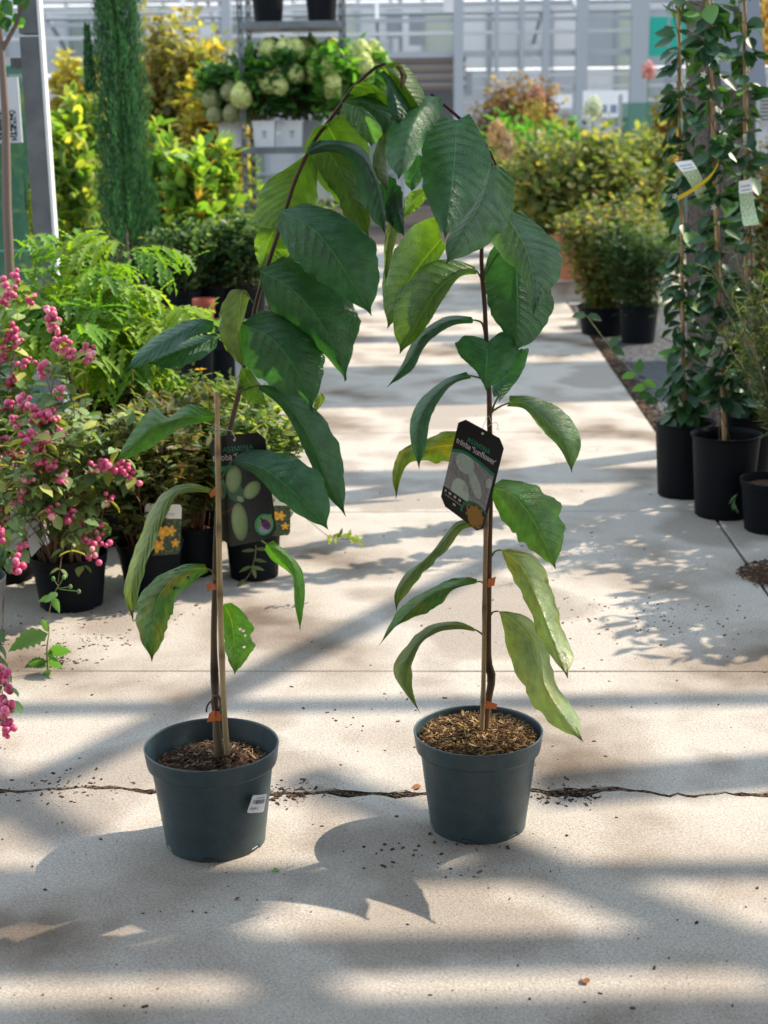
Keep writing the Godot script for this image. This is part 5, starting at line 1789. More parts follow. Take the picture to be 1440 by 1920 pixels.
func tie(o: Node3D, px: float, py: float, wide: float, tall: float, depth: float, tail: Array) -> void:
	var b := Body.new()
	var mid := at(px, py, depth)
	var r := wide * 0.5 * per_px(depth)
	var h := tall * 0.5 * per_px(depth)
	var prof := [Vector2(r, -h), Vector2(r * 1.02, -h * 0.3), Vector2(r, h * 0.4), Vector2(r * 0.98, h)]
	b.lathe(prof, 24, mid)
	for i in b.v.size():
		b.v[i].z = mid.z + (b.v[i].z - mid.z) * 0.62
	var p := []
	for i in range(0, tail.size(), 2):
		p.append(at(tail[i], tail[i + 1], depth - 0.012))
	for i in range(0, p.size() - 3, 2):
		b.quad(p[i], p[i + 2], p[i + 3], p[i + 1])
	hang(b.mesh(), "tie", plain("orange_tape", Color(0.62, 0.16, 0.05), 0.5), o)

# ---------------------------------------------------------------- printed cards with rounded corners
class Card:
	var c := []            # corners: top left, top right, bottom right, bottom left
	var bow := 0.0
	var bend := 0.0
	func p(u: float, v: float, lift := 0.0) -> Vector3:
		var a: Vector3 = c[0].lerp(c[1], u)
		var b: Vector3 = c[3].lerp(c[2], u)
		var n: Vector3 = (c[1] - c[0]).cross(c[3] - c[0]).normalized() * -1.0
		return a.lerp(b, v) + n * (bow * sin(PI * u) + bend * sin(PI * v) + lift)

func card(o: Node3D, called: String, k: Card, m: Material, rx := 0.1, ry := 0.06, thick := 0.0008) -> MeshInstance3D:
	var b := Body.new()
	var ring := []
	for q in [[1.0 - rx, ry, -90.0], [1.0 - rx, 1.0 - ry, 0.0], [rx, 1.0 - ry, 90.0], [rx, ry, 180.0]]:
		for i in 6:
			var a := deg_to_rad(q[2] + i * 18.0)
			ring.append(Vector2(q[0] + cos(a) * rx, q[1] + sin(a) * ry))
	var nu := 9
	var nv := 15
	# rows across the card, clipped to the rounded outline
	for face in 2:
		var lift := thick * 0.5 if face == 0 else -thick * 0.5
		var s := b.v.size()
		for j in nv:
			var v := float(j) / (nv - 1)
			var cut := 0.0
			if v < ry:
				cut = rx * (1.0 - sqrt(maxf(0.0, 1.0 - pow(1.0 - v / ry, 2.0))))
			elif v > 1.0 - ry:
				cut = rx * (1.0 - sqrt(maxf(0.0, 1.0 - pow(1.0 - (1.0 - v) / ry, 2.0))))
			for i in nu:
				var u := lerpf(cut, 1.0 - cut, float(i) / (nu - 1))
				b.v.append(k.p(u, v, lift))
				b.c.append(Color.WHITE)
				b.uv.append(Vector2(u, v))
		for j in nv - 1:
			for i in nu - 1:
				var a := s + j * nu + i
				var q := [a, a + 1, a + nu + 1, a, a + nu + 1, a + nu] if face == 0 else [a, a + nu + 1, a + 1, a, a + nu, a + nu + 1]
				for x in q:
					b.ix.append(x)
	return hang(b.mesh(), called, m, o)

func letters(o: Node3D, k: Card, text: String, u: float, v: float, tall: float, m: Material, center := true, squeeze := 1.0, font := "Droid Sans") -> void:
	var t := TextMesh.new()
	var f := SystemFont.new()
	f.font_names = PackedStringArray([font])
	t.font = f
	t.text = text
	t.font_size = 32
	t.pixel_size = 1.0
	t.depth = 0.0
	t.curve_step = 2.0
	t.horizontal_alignment = HORIZONTAL_ALIGNMENT_CENTER if center else HORIZONTAL_ALIGNMENT_LEFT
	var g := t.get_mesh_arrays()
	var src: PackedVector3Array = g[Mesh.ARRAY_VERTEX]
	var wide: float = (k.c[1] - k.c[0]).length()
	var high: float = (k.c[3] - k.c[0]).length()
	var sc := tall / 24.0
	var b := Body.new()
	for p in src:
		b.v.append(k.p(u + p.x * sc * squeeze / wide, v - p.y * sc / high, 0.0011))
		b.c.append(Color.WHITE)
		b.uv.append(Vector2.ZERO)
	var ix: PackedInt32Array = g[Mesh.ARRAY_INDEX] if g[Mesh.ARRAY_INDEX] != null else PackedInt32Array(range(src.size()))
	b.ix = ix
	hang(b.mesh(), "lettering", m, o)

func oval(u: float, v: float, cu: float, cv: float, ru: float, rv: float, turn := 0.0) -> float:
	var x := u - cu
	var y := (v - cv)
	var a := x * cos(turn) + y * sin(turn)
	var b := -x * sin(turn) + y * cos(turn)
	return sqrt(a * a / (ru * ru) + b * b / (rv * rv))

func px_card(corners: Array, depth: float) -> Card:   # x, y, extra depth for each of four corners
	var k := Card.new()
	for i in range(0, 12, 3):
		k.c.append(at(corners[i], corners[i + 1], depth + corners[i + 2]))
	return k

func ink(key: String, col: Color) -> StandardMaterial3D:
	return plain("print_" + key, col, 0.45)

func pawpaw_tags() -> void:
	var speck := noise(6, 0.05, 3)
	# front of the tag, hanging behind the left cane
	var o := thing("plant_tag", "black plant tag printed with green fruit, hung behind a bamboo cane", "plant tag")
	var k := px_card([392.5, 819, 0.02, 496, 809, 0.0, 519.5, 1006, -0.015, 421, 1027, 0.015], 2.865)
	k.bow = 0.006
	var m := plain("fruit_tag_print", Color.WHITE, 0.38)
	m.albedo_texture = picture(256, 512, func(u: float, v: float) -> Color:
		var n := speck.get_noise_2d(u * 256.0, v * 512.0)
		var c := Color(0.09, 0.09, 0.10)
		if v > 0.30:
			c = Color(0.13, 0.15, 0.14) + Color(0.05, 0.07, 0.05) * n
		if v > 0.27 and v < 0.34 and u < 0.42 and v < 0.34 - u * 0.14:
			c = Color(0.10, 0.55, 0.36)
		for f in [[0.10, 0.46, 0.09, 0.10, 0.0, Color(0.30, 0.48, 0.36)], [0.36, 0.52, 0.17, 0.085, 0.2, Color(0.24, 0.40, 0.30)]]:
			if oval(u, v, f[0], f[1], f[2], f[3], f[4]) < 1.0:
				c = f[5]
		if absf(v - (0.70 - u * 0.16)) < 0.012 and u < 0.42:
			c = Color(0.36, 0.20, 0.16)
		for f in [[0.35, 0.40, 0.165, 0.115, -0.35], [0.66, 0.52, 0.165, 0.075, -0.2], [0.43, 0.585, 0.07, 0.03, 0.2], [0.36, 0.79, 0.155, 0.175, 0.10]]:
			var q := oval(u, v, f[0], f[1], f[2], f[3], f[4])
			if q < 1.0:
				var side := clampf(0.62 - (u - f[0]) * 1.6 - (v - f[1]) * 0.9, 0.0, 1.0)
				c = Color(0.36, 0.47, 0.28).lerp(Color(0.71, 0.80, 0.58), side) * (1.0 - 0.35 * pow(q, 5.0)) + Color(0.03, 0.03, 0.02) * n
		var w := oval(u, v, 0.80, 0.86, 0.17, 0.10)
		if w < 1.0 or (u > 0.80 and u < 0.95 and v > 0.775 and v < 0.86):
			c = Color(0.15, 0.62, 0.42)
			if oval(u, v, 0.81, 0.86, 0.14, 0.083) < 1.0 or (u > 0.80 and u < 0.94 and v > 0.785 and v < 0.86):
				c = Color(0.52, 0.62, 0.40)
				if oval(u, v, 0.80, 0.905, 0.11, 0.045) < 1.0:
					c = Color(0.62, 0.66, 0.72)
				if oval(u, v, 0.83, 0.862, 0.085, 0.045, 0.4) < 1.0:
					c = Color(0.37, 0.20, 0.42) + Color(0.12, 0.08, 0.12) * n
				if absf(u - 0.76 - (v - 0.80) * 0.8) < 0.012 and v > 0.79 and v < 0.84:
					c = Color(0.16, 0.14, 0.10)
		return c)
	var sheet := card(o, "card", k, m, 0.12, 0.07)
	var hole := Body.new()
	hole.tube([k.p(0.46, 0.045, 0.0009), k.p(0.46, 0.045, 0.0016)], [0.0024, 0.0024], 12)
	hang(hole.mesh(), "eyelet", ink("cream", Color(0.62, 0.62, 0.50)), sheet)
	letters(sheet, k, "ASIMINA", 0.50, 0.125, 0.0105, ink("green", Color(0.02, 0.30, 0.16)), true, 1.12)
	letters(sheet, k, "triloba ‘Sunflower’", 0.52, 0.195, 0.0125, ink("white", Color(0.72, 0.72, 0.72)), true, 0.86)
	var st := Body.new()
	st.tube(px_curve([388, 799, 403, 803, 420, 806, 434, 808, 439, 818, 442, 823], 2.855, 16), [0.0006], 5)
	st.tube(px_curve([396, 801, 402, 797, 410, 800, 418, 808, 405, 812, 397, 806, 391, 812], 2.852, 14), [0.0006], 5)
	hang(st.mesh(), "string", plain("white_thread", Color(0.6, 0.6, 0.58), 0.7), o)

	# back of the other tag, tilted in front of the right trunk
	o = thing("plant_tag", "black plant tag with grey text panel, tilted in front of a slender brown trunk", "plant tag")
	k = px_card([862, 781, -0.005, 948, 828, -0.02, 904, 1003, -0.02, 824, 942, 0.0], 2.925)
	k.bow = -0.003
	var m2 := plain("text_tag_print", Color.WHITE, 0.38)
	m2.albedo_texture = picture(256, 512, func(u: float, v: float) -> Color:
		var n := speck.get_noise_2d(u * 256.0, v * 512.0)
		var c := Color(0.05, 0.055, 0.065)
		var arch := 0.335 + 0.10 * pow(maxf(0.0, u - 0.34), 1.6) + 0.55 * pow(maxf(0.0, 0.32 - u), 2.0)
		if v > arch and v < 0.83 - 0.02 * u and u < 0.94:
			c = Color(0.56, 0.555, 0.56) + Color(0.10, 0.10, 0.10) * n
			for f in [[0.32, 0.44, 0.2, 0.10, 0.0], [0.62, 0.58, 0.19, 0.075, 0.5], [0.36, 0.76, 0.2, 0.145, 0.2], [0.88, 0.48, 0.06, 0.05, 0.0]]:
				if oval(u, v, f[0], f[1], f[2], f[3], f[4]) < 1.0:
					c = Color(0.70, 0.76, 0.71)
			var row := fposmod(v * 62.0, 1.0)
			var start := 0.06 if v < 0.62 else 0.40
			if row < 0.36 and v > 0.37 and v < 0.72 and u > start and u < 0.90 and speck.get_noise_2d(u * 900.0, floorf(v * 62.0) * 40.0) > -0.12:
				c = c * 0.55
		if absf(v - arch) < 0.017 and u < 0.95:
			c = Color(0.09, 0.46, 0.31)
		if v > 0.80 and u < 0.58:
			c = Color(0.09, 0.085, 0.09)
			var dots := absf(fposmod(u * 9.0, 1.0) - 0.5) < 0.26 and absf(v - 0.835) < 0.012 and u > 0.05
			if dots or (absf(v - 0.875) < 0.006 and u > 0.06 and u < 0.5 and fposmod(u * 23.0, 1.0) < 0.55):
				c = Color(0.75, 0.74, 0.72)
			if oval(u, v, 0.30, 0.915, 0.035, 0.012) < 1.0:
				c = Color(0.72, 0.74, 0.25)
		var w := oval(u, v, 0.78, 0.90, 0.34, 0.155)
		if w < 1.0 and v < 0.93:
			c = Color(0.09, 0.44, 0.30)
		if oval(u, v, 0.80, 0.905, 0.31, 0.138) < 1.0:
			c = Color(0.11, 0.09, 0.085)
			if oval(u, v, 0.76, 0.88, 0.19, 0.11) < 1.0 + n * 0.4:
				c = Color(0.62, 0.45, 0.17) * (0.75 + 0.9 * absf(speck.get_noise_2d(u * 1500.0, v * 1500.0)))
		return c)
	sheet = card(o, "card", k, m2, 0.13, 0.08)
	hole = Body.new()
	hole.tube([k.p(0.52, 0.045, 0.0009), k.p(0.52, 0.045, 0.0016)], [0.0026, 0.0026], 12)
	hang(hole.mesh(), "eyelet", ink("cream", Color(0.62, 0.62, 0.50)), sheet)
	letters(sheet, k, "ASIMINA", 0.50, 0.185, 0.0088, ink("green", Color(0.02, 0.30, 0.16)), true, 1.12)
	letters(sheet, k, "triloba ‘Sunflower’", 0.48, 0.255, 0.0105, ink("white", Color(0.72, 0.72, 0.72)), true, 0.80)
	st = Body.new()
	st.tube(px_curve([903, 811, 906, 800, 912, 785, 916, 779, 922, 793], 2.92, 14), [0.0006], 5)
	st.tube(px_curve([914, 800, 922, 795, 930, 792, 934, 800, 930, 804, 937, 806], 2.92, 12), [0.0005], 5)
	hang(st.mesh(), "string", plain("white_thread", Color(0.6, 0.6, 0.58), 0.7), o)

func build_pawpaws() -> void:
	var plastic := plain("slate_plastic", Color(0.060, 0.110, 0.132), 0.50)
	plastic.heightmap_enabled = true
	plastic.heightmap_texture = noise_picture(41, 0.05, 3, [[0.0, Color.BLACK], [1.0, Color.WHITE]])
	plastic.heightmap_scale = 0.03
	plastic.detail_enabled = true
	plastic.detail_blend_mode = BaseMaterial3D.BLEND_MODE_MUL
	plastic.detail_uv_layer = BaseMaterial3D.DETAIL_UV_2
	plastic.uv2_triplanar = true
	plastic.uv2_scale = Vector3(3.0, 3.0, 3.0)
	plastic.detail_albedo = noise_picture(71, 0.012, 5, [[0.2, Color(0.86, 0.86, 0.86)], [0.6, Color(0.94, 0.94, 0.94)], [0.78, Color(1, 1, 1)]])
	plastic.albedo_texture = noise_picture(73, 0.03, 5, [[0.0, Color(0.79, 0.79, 0.79)], [0.68, Color(0.81, 0.81, 0.81)], [0.76, Color(0.84, 0.84, 0.84)], [0.84, Color(1.0, 0.97, 0.92)]])
	plastic.roughness_texture = noise_picture(74, 0.02, 4, [[0.0, Color(0.7, 0.7, 0.7)], [1.0, Color(1, 1, 1)]])
	plastic.uv1_triplanar = true
	plastic.uv1_scale = Vector3.ONE * 9.0
	var bark := plain("young_bark", Color.WHITE, 0.75, 0.0, 0.4, true)
	var cane := plain("bamboo", Color.WHITE, 0.5, 0.0, 0.5, true)
	var soil_m := plain("potting_soil", Color.WHITE, 0.95, 0.0, 0.3, true)
	var peat := [Color(0.10, 0.06, 0.035), Color(0.05, 0.03, 0.02), Color(0.16, 0.10, 0.06), Color(0.26, 0.18, 0.11), Color(0.07, 0.045, 0.03)]
	var wood := [Color(0.20, 0.12, 0.055), Color(0.28, 0.18, 0.085), Color(0.10, 0.058, 0.028), Color(0.045, 0.026, 0.016), Color(0.42, 0.29, 0.14), Color(0.14, 0.08, 0.04), Color(0.06, 0.035, 0.022)]
	var DL := 2.873
	var DR := 2.951

	# ------------------------------------------------ the tree on the left
	var where := ground(405, 1573)
	var o := thing("potted_tree", "young potted tree arching to the right over the lane, price label on its pot", "potted tree")
	var p := hang(pot_mesh(0.105, 0.141, 0.219, 0.043, 0.012, true, 0.15), "pot", plastic, o)
	p.position = where
	p.rotation.y = 0.4
	var sb := heap(0.121, 0.166, 0.016, 3, 0.02)
	hang(sb.mesh(), "soil", soil_m, o).position = where
	hang(chips(0.117, 0.17, 900, 0.004, 0.016, peat, 51, 0.02), "soil_crumbs", soil_m, o, "stuff").position = where
	# price label bent round the pot
	var lab := Card.new()
	lab.c = [at(474, 1491, DL - 0.096), at(500.5, 1488, DL - 0.060), at(494, 1522, DL - 0.056), at(462.5, 1524, DL - 0.100)]
	lab.bow = 0.002
	var ticket := card(o, "price_label", lab, plain("label_paper", Color(0.62, 0.65, 0.70), 0.5), 0.05, 0.05)
	var bars := Body.new()
	rng.seed = 5
	var x := 0.16
	while x < 0.9:
		var w := rng.randf_range(0.012, 0.035)
		bars.quad(lab.p(x, 0.26, 0.0008), lab.p(x + w, 0.26, 0.0008), lab.p(x + w, 0.50, 0.0008), lab.p(x, 0.50, 0.0008))
		x += w + rng.randf_range(0.012, 0.04)
	for i in 12:
		bars.quad(lab.p(0.28 + i * 0.05, 0.14, 0.0008), lab.p(0.315 + i * 0.05, 0.14, 0.0008), lab.p(0.315 + i * 0.05, 0.18, 0.0008), lab.p(0.28 + i * 0.05, 0.18, 0.0008))
	hang(bars.mesh(), "barcode", ink("black", Color(0.03, 0.03, 0.04)), ticket)
	letters(ticket, lab, "69,95 €", 0.32, 0.76, 0.0055, ink("black", Color(0.03, 0.03, 0.04)), true, 0.9, "Droid Sans")
	var trunk := px_curve([410, 1412, 406, 1380, 404, 1335, 403, 1290, 401, 1200, 403, 1102, 406, 1000, 411, 920, 420, 850, 437, 780, 450, 725, 465, 650, 474, 603, 484, 555, 507, 482, 535, 396, 553, 340, 571, 300, 587, 267, 612, 233, 636, 201, 657, 170, 681, 146, 702, 128, 722, 119], DL, 70, [0.0, 0.03])
	hang(stem_mesh(trunk, 0.0070, 0.0030, 0.1, Color(0.13, 0.092, 0.06), Color(0.085, 0.05, 0.035), [0.1, 0.115]), "trunk", bark, o)
	var base := Body.new()
	base.tube(px_curve([412, 1415, 408, 1385, 405, 1345, 406, 1325], DL, 8), [0.0125, 0.0105, 0.009, 0.0095, 0.0075], 12, Color(0.13, 0.10, 0.07))
	base.tube(px_curve([401, 1340, 398, 1312, 405, 1302, 413, 1312, 414, 1338], DL - 0.011, 10), [0.003], 7, Color(0.12, 0.09, 0.06))
	base.tube(px_curve([402, 1312, 394, 1316, 388, 1325, 387, 1335], DL - 0.005, 6), [0.0035, 0.002], 6, Color(0.09, 0.06, 0.04))
	hang(base.mesh(), "root_collar", bark, o)
	var cb := stem_mesh(px_curve([426, 1412, 420, 1330, 416, 1230, 412, 1102, 410, 957, 408, 830, 406.5, 734], DL - 0.011, 60), 0.0062, 0.0051, 0.1, Color(0.34, 0.25, 0.125), Color(0.48, 0.34, 0.175), [0.27, 0.435, 0.615, 0.82])
	hang(cb, "bamboo_cane", cane, o)
	tie(o, 410, 1340, 22, 20, DL - 0.006, [392, 1338, 388, 1354, 403, 1330, 402, 1352])
	tie(o, 408, 1099, 18, 12, DL - 0.006, [398, 1092, 397, 1104, 386, 1095, 390, 1110])
	tie(o, 409, 921, 14, 15, DL - 0.006, [402, 914, 402, 928, 392, 926, 396, 934])

	# leaves: behind the trunk first
	blade(o, DL, [586, 280, 560, 325, 535, 385, 522, 440], [560, 300, 530, 320, 500, 338, 484, 372, 483, 419, 522, 440], [597, 300, 594, 350, 594, 390, 575, 432, 522, 440], [0.02, 0.05, 0.03], [0.03, 0.05], OLIVE)
	blade(o, DL, [515, 430, 500, 460, 492, 505], [490, 425, 478, 450, 480, 480, 492, 505], [545, 430, 545, 470, 525, 500, 492, 505], [0.03, 0.06, 0.05], [0.02, 0.02], OLIVE)
	blade(o, DL, [612, 232, 640, 285, 668, 350, 676, 420], [590, 240, 572, 280, 590, 330, 640, 385, 676, 420], [640, 212, 680, 245, 692, 290, 700, 360, 676, 420], [0.02, 0.06, 0.05], [0.03, 0.04], OLIVE)
	blade(o, DL, [600, 262, 627, 300, 650, 345, 672, 395, 692, 446], [580, 285, 600, 325, 632, 370, 647, 405, 692, 446], [640, 275, 665, 310, 682, 360, 694, 410, 692, 446], [0.0, 0.02, 0.01], [0.03, 0.03], OLIVE, 0.0, [578, 285])
	blade(o, DL, [665, 160, 690, 165, 715, 185, 738, 212], [655, 175, 680, 185, 715, 205, 738, 212], [680, 152, 705, 162, 730, 185, 738, 212], [0.0, 0.03, 0.02], [0.02, -0.02], OLIVE)
	blade(o, DL, [648, 188, 685, 192, 715, 218, 722, 252], [650, 196, 675, 212, 700, 238, 722, 252], [685, 178, 718, 192, 742, 215, 722, 252], [0.01, -0.01, -0.03], [0.03, 0.04], TEAL)
	blade(o, DL, [641, 192, 668, 202, 684, 226, 697, 276], [643, 205, 650, 225, 668, 245, 697, 276], [680, 200, 703, 222, 716, 250, 697, 276], [0.0, -0.05, -0.05], [0.02, -0.05], MILD)
	blade(o, DL, [702, 140, 722, 140, 738, 178, 750, 240], [704, 148, 722, 160, 728, 205, 750, 240], [722, 131, 744, 152, 768, 200, 750, 240], [0.0, -0.03, -0.05], [0.03, 0.03], TEAL)
	blade(o, DL, [718, 124, 745, 145, 775, 185, 800, 222], [717, 130, 735, 165, 760, 207, 800, 222], [738, 116, 764, 126, 794, 172, 800, 222], [0.0, -0.02, 0.0], [0.03, 0.04], OLIVE)
	blade(o, DL, [746, 121, 757, 140, 753, 155, 749, 168], [740, 125, 750, 140, 750, 155, 749, 168], [753, 124, 763, 140, 760, 155, 749, 168], [-0.03, -0.05, -0.06], [0.01, 0.01], Color(0.22, 0.2, 0.05))
	blade(o, DL, [575, 288, 605, 272, 650, 275, 690, 310, 712, 370, 722, 440], [580, 292, 615, 285, 655, 300, 672, 360, 700, 415, 722, 440], [585, 266, 630, 263, 680, 278, 706, 330, 722, 390, 722, 440], [0.0, -0.05, -0.04], [0.05, 0.05], DARK)
	blade(o, DL, [722, 250, 712, 285, 716, 325, 727, 362], [716, 246, 699, 295, 704, 325, 727, 362], [732, 262, 724, 295, 728, 330, 727, 362], [-0.03, -0.06, -0.06], [0.03, 0.04], SAGE)
	blade(o, DL, [742, 345, 745, 385, 752, 415, 758, 444], [735, 350, 722, 390, 735, 425, 758, 444], [752, 350, 755, 385, 758, 415, 758, 444], [0.0, 0.02, 0.02], [0.02, 0.02], DARK)
	blade(o, DL, [748, 355, 742, 400, 730, 470, 722, 535], [738, 360, 728, 410, 720, 470, 722, 535], [756, 360, 752, 410, 738, 470, 722, 535], [0.02, 0.04, 0.03], [0.02, 0.02], SAGE)
	blade(o, DL, [728, 330, 722, 365, 732, 410, 738, 425], [720, 330, 706, 365, 716, 405, 738, 425], [742, 335, 748, 370, 746, 405, 738, 425], [0.01, 0.03, 0.03], [0.02, 0.03], DARK)
	blade(o, DL, [690, 175, 712, 200, 728, 240, 735, 285], [684, 185, 700, 215, 716, 255, 735, 285], [708, 172, 740, 200, 750, 250, 735, 285], [0.03, 0.05, 0.05], [0.02, 0.03], OLIVE)
	# the broad front leaves
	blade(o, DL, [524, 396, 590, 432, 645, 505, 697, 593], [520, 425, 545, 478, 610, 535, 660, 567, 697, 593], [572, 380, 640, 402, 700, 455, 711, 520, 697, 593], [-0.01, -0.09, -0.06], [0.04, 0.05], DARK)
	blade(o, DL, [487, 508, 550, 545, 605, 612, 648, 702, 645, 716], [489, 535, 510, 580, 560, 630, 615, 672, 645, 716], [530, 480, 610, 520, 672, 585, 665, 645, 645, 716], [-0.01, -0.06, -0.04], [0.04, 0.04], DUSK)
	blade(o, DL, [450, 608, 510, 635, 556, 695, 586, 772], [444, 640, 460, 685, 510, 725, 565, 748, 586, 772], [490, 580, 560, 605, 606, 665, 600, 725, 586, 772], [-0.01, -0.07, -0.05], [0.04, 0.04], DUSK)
	blade(o, DL, [473, 565, 455, 545, 449, 590, 446, 640, 458, 695], [462, 545, 432, 545, 412, 590, 416, 640, 458, 695], [478, 575, 468, 560, 458, 600, 456, 650, 458, 695], [0.0, -0.03, -0.02], [0.01, 0.04], SAGE)
	blade(o, DL, [402, 612, 365, 612, 310, 640, 262, 672, 234, 698], [398, 622, 360, 632, 315, 662, 268, 684, 234, 698], [400, 602, 362, 598, 305, 622, 258, 660, 234, 698], [0.0, -0.05, -0.08], [-0.03, 0.05], DARK, 0.0, [458, 650, 430, 625])
	blade(o, DL, [410, 632, 372, 645, 325, 662, 277, 683], [405, 652, 370, 676, 320, 690, 277, 683], [405, 624, 365, 632, 320, 648, 277, 683], [0.0, -0.04, -0.05], [-0.03, 0.05], DARK, 0.0, [455, 660])
	blade(o, DL, [402, 782, 350, 782, 290, 802, 250, 835, 214, 868], [400, 790, 352, 798, 300, 828, 258, 852, 214, 868], [398, 772, 352, 757, 315, 782, 288, 764, 252, 802, 214, 868], [0.0, -0.05, -0.06], [0.02, 0.05], MILD, 0.0, [425, 800])
	blade(o, DL, [452, 690, 470, 720, 500, 762], [448, 705, 456, 745, 500, 762], [468, 690, 490, 725, 500, 762], [0.0, 0.01, 0.02], [0.01, 0.02], OLIVE)
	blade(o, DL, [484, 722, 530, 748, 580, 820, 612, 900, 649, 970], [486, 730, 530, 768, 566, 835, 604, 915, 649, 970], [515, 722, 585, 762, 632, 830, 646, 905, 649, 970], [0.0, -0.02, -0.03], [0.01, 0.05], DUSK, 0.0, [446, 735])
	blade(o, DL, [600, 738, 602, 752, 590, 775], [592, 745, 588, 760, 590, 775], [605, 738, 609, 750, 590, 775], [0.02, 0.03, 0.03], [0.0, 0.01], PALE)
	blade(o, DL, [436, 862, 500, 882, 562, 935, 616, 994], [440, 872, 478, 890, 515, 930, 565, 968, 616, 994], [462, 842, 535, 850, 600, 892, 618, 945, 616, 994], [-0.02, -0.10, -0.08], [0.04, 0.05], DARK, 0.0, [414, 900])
	blade(o, DL, [394, 919, 345, 915, 305, 945, 270, 1030, 245, 1110, 250, 1168], [392, 914, 345, 907, 295, 935, 262, 1005, 232, 1105, 250, 1168], [392, 924, 348, 924, 322, 945, 285, 1030, 262, 1105, 250, 1168], [0.0, -0.07, -0.06], [0.05, -0.02], SAGE, 0.1, [404, 925])
	blade(o, DL, [388, 1066, 345, 1072, 300, 1115, 286, 1180, 285, 1242], [384, 1058, 340, 1060, 285, 1088, 256, 1135, 262, 1195, 285, 1242], [390, 1072, 362, 1090, 328, 1128, 312, 1185, 285, 1242], [0.0, -0.08, -0.10], [0.05, 0.04], MILD, 0.38, [404, 1088, 398, 1072], [610, 611, 1011, 1012, 1110, 702])
	blade(o, DL, [420, 1132, 434, 1165, 440, 1215, 440, 1266], [417, 1140, 417, 1180, 424, 1225, 440, 1266], [434, 1130, 468, 1160, 473, 1215, 440, 1266], [0.02, 0.04, 0.02], [0.02, 0.03], Color(0.21, 0.60, 0.08), 0.2, [], [1309, 1410, 1611, 2110])
	blade(o, DL, [499, 1020, 520, 1030, 548, 1058, 558, 1110, 563, 1186], [496, 1030, 512, 1052, 547, 1080, 552, 1130, 563, 1186], [512, 1014, 538, 1036, 566, 1068, 571, 1120, 563, 1186], [-0.02, -0.05, -0.02], [0.03, 0.03], Color(0.19, 0.58, 0.08), 0.0, [470, 1000])

	# ------------------------------------------------ the tree on the right
	where = ground(896, 1542)
	o = thing("potted_tree", "young potted tree with yellowing lower leaves, standing in bark mulch without a price label", "potted tree")
	p = hang(pot_mesh(0.103, 0.138, 0.216, 0.043, 0.012, true, 0.18), "pot", plastic, o)
	p.position = where
	p.rotation.y = 0.15
	hang(heap(0.128, 0.196, 0.014, 8, 0.012).mesh(), "soil", soil_m, o).position = where
	hang(chips(0.118, 0.199, 5200, 0.010, 0.036, wood, 61, 0.012, 0.085), "bark_mulch", soil_m, o, "stuff").position = where
	trunk = px_curve([911, 1372, 912, 1345, 917, 1305, 921, 1282, 922, 1268, 915, 1243, 915, 1186, 916, 1094, 917, 1030, 919, 941, 920, 860, 918, 800, 917, 730, 911, 623, 909, 577, 905, 525, 903, 470, 912, 390, 922, 312, 900, 255, 862, 222, 832, 196, 808, 176], DR, 70)
	hang(stem_mesh(trunk, 0.0076, 0.0028, 0.1, Color(0.12, 0.075, 0.045), Color(0.075, 0.035, 0.025), [0.085, 0.1]), "trunk", bark, o)
	hang(stem_mesh(px_curve([903, 1380, 906, 1300, 908, 1190, 909, 1094, 911, 1000, 915, 905], DR - 0.014, 50), 0.0050, 0.0046, 0.1, Color(0.26, 0.18, 0.09), Color(0.30, 0.19, 0.10), [0.135, 0.5, 0.82]), "bamboo_cane", cane, o)
	tie(o, 911, 1322, 20, 10, DR - 0.008, [912, 1314, 914, 1328, 932, 1320, 931, 1330])
	tie(o, 913, 1093, 17, 14, DR - 0.008, [915, 1086, 917, 1100, 930, 1081, 927, 1098])

	blade(o, DR, [786, 290, 778, 325, 772, 360], [770, 300, 757, 335, 772, 360], [796, 295, 790, 338, 772, 360], [0.02, 0.03, 0.03], [0.02, 0.02], DARK)
	blade(o, DR, [782, 182, 752, 208, 716, 248], [774, 180, 742, 208, 716, 248], [800, 190, 772, 240, 728, 278, 716, 248], [-0.01, -0.06, -0.10], [0.0, 0.03], MILD)
	blade(o, DR, [800, 358, 775, 378, 752, 412], [795, 352, 765, 365, 752, 412], [803, 366, 785, 390, 752, 412], [0.02, 0.03, 0.03], [0.02, 0.02], OLIVE)
	blade(o, DR, [828, 448, 785, 500, 755, 550, 726, 618], [818, 405, 770, 428, 722, 500, 718, 560, 726, 618], [838, 462, 812, 505, 772, 570, 726, 618], [0.01, 0.0, -0.02], [0.06, 0.05], OLIVE)
	blade(o, DR, [893, 507, 862, 512, 822, 542, 785, 600, 749, 665], [890, 500, 850, 487, 795, 498, 745, 560, 738, 615, 749, 665], [894, 514, 862, 520, 835, 555, 795, 620, 749, 665], [0.0, -0.06, -0.05], [0.06, 0.05], OLIVE, 0.0, [904, 540, 901, 520])
	blade(o, DR, [888, 600, 840, 602, 795, 636, 760, 685, 724, 728], [884, 594, 835, 594, 780, 632, 750, 690, 724, 728], [886, 606, 845, 612, 800, 645, 778, 688, 758, 705, 724, 728], [0.0, -0.06, -0.06], [0.06, 0.02], DARK, 0.0, [909, 625, 903, 605])
	blade(o, DR, [880, 704, 835, 722, 795, 770, 782, 820, 786, 882], [874, 697, 828, 715, 780, 760, 768, 815, 786, 882], [884, 709, 845, 724, 808, 780, 800, 830, 786, 882], [0.0, -0.06, -0.06], [0.06, 0.03], DARK, 0.0, [918, 715, 898, 708])
	blade(o, DR, [895, 838, 840, 835, 795, 845, 760, 870, 742, 938], [898, 815, 845, 808, 795, 825, 750, 845, 736, 895, 742, 938], [898, 850, 845, 866, 800, 866, 768, 868, 752, 895, 742, 938], [0.02, 0.03, 0.0], [0.02, 0.02], Color(0.34, 0.58, 0.09), 0.5)
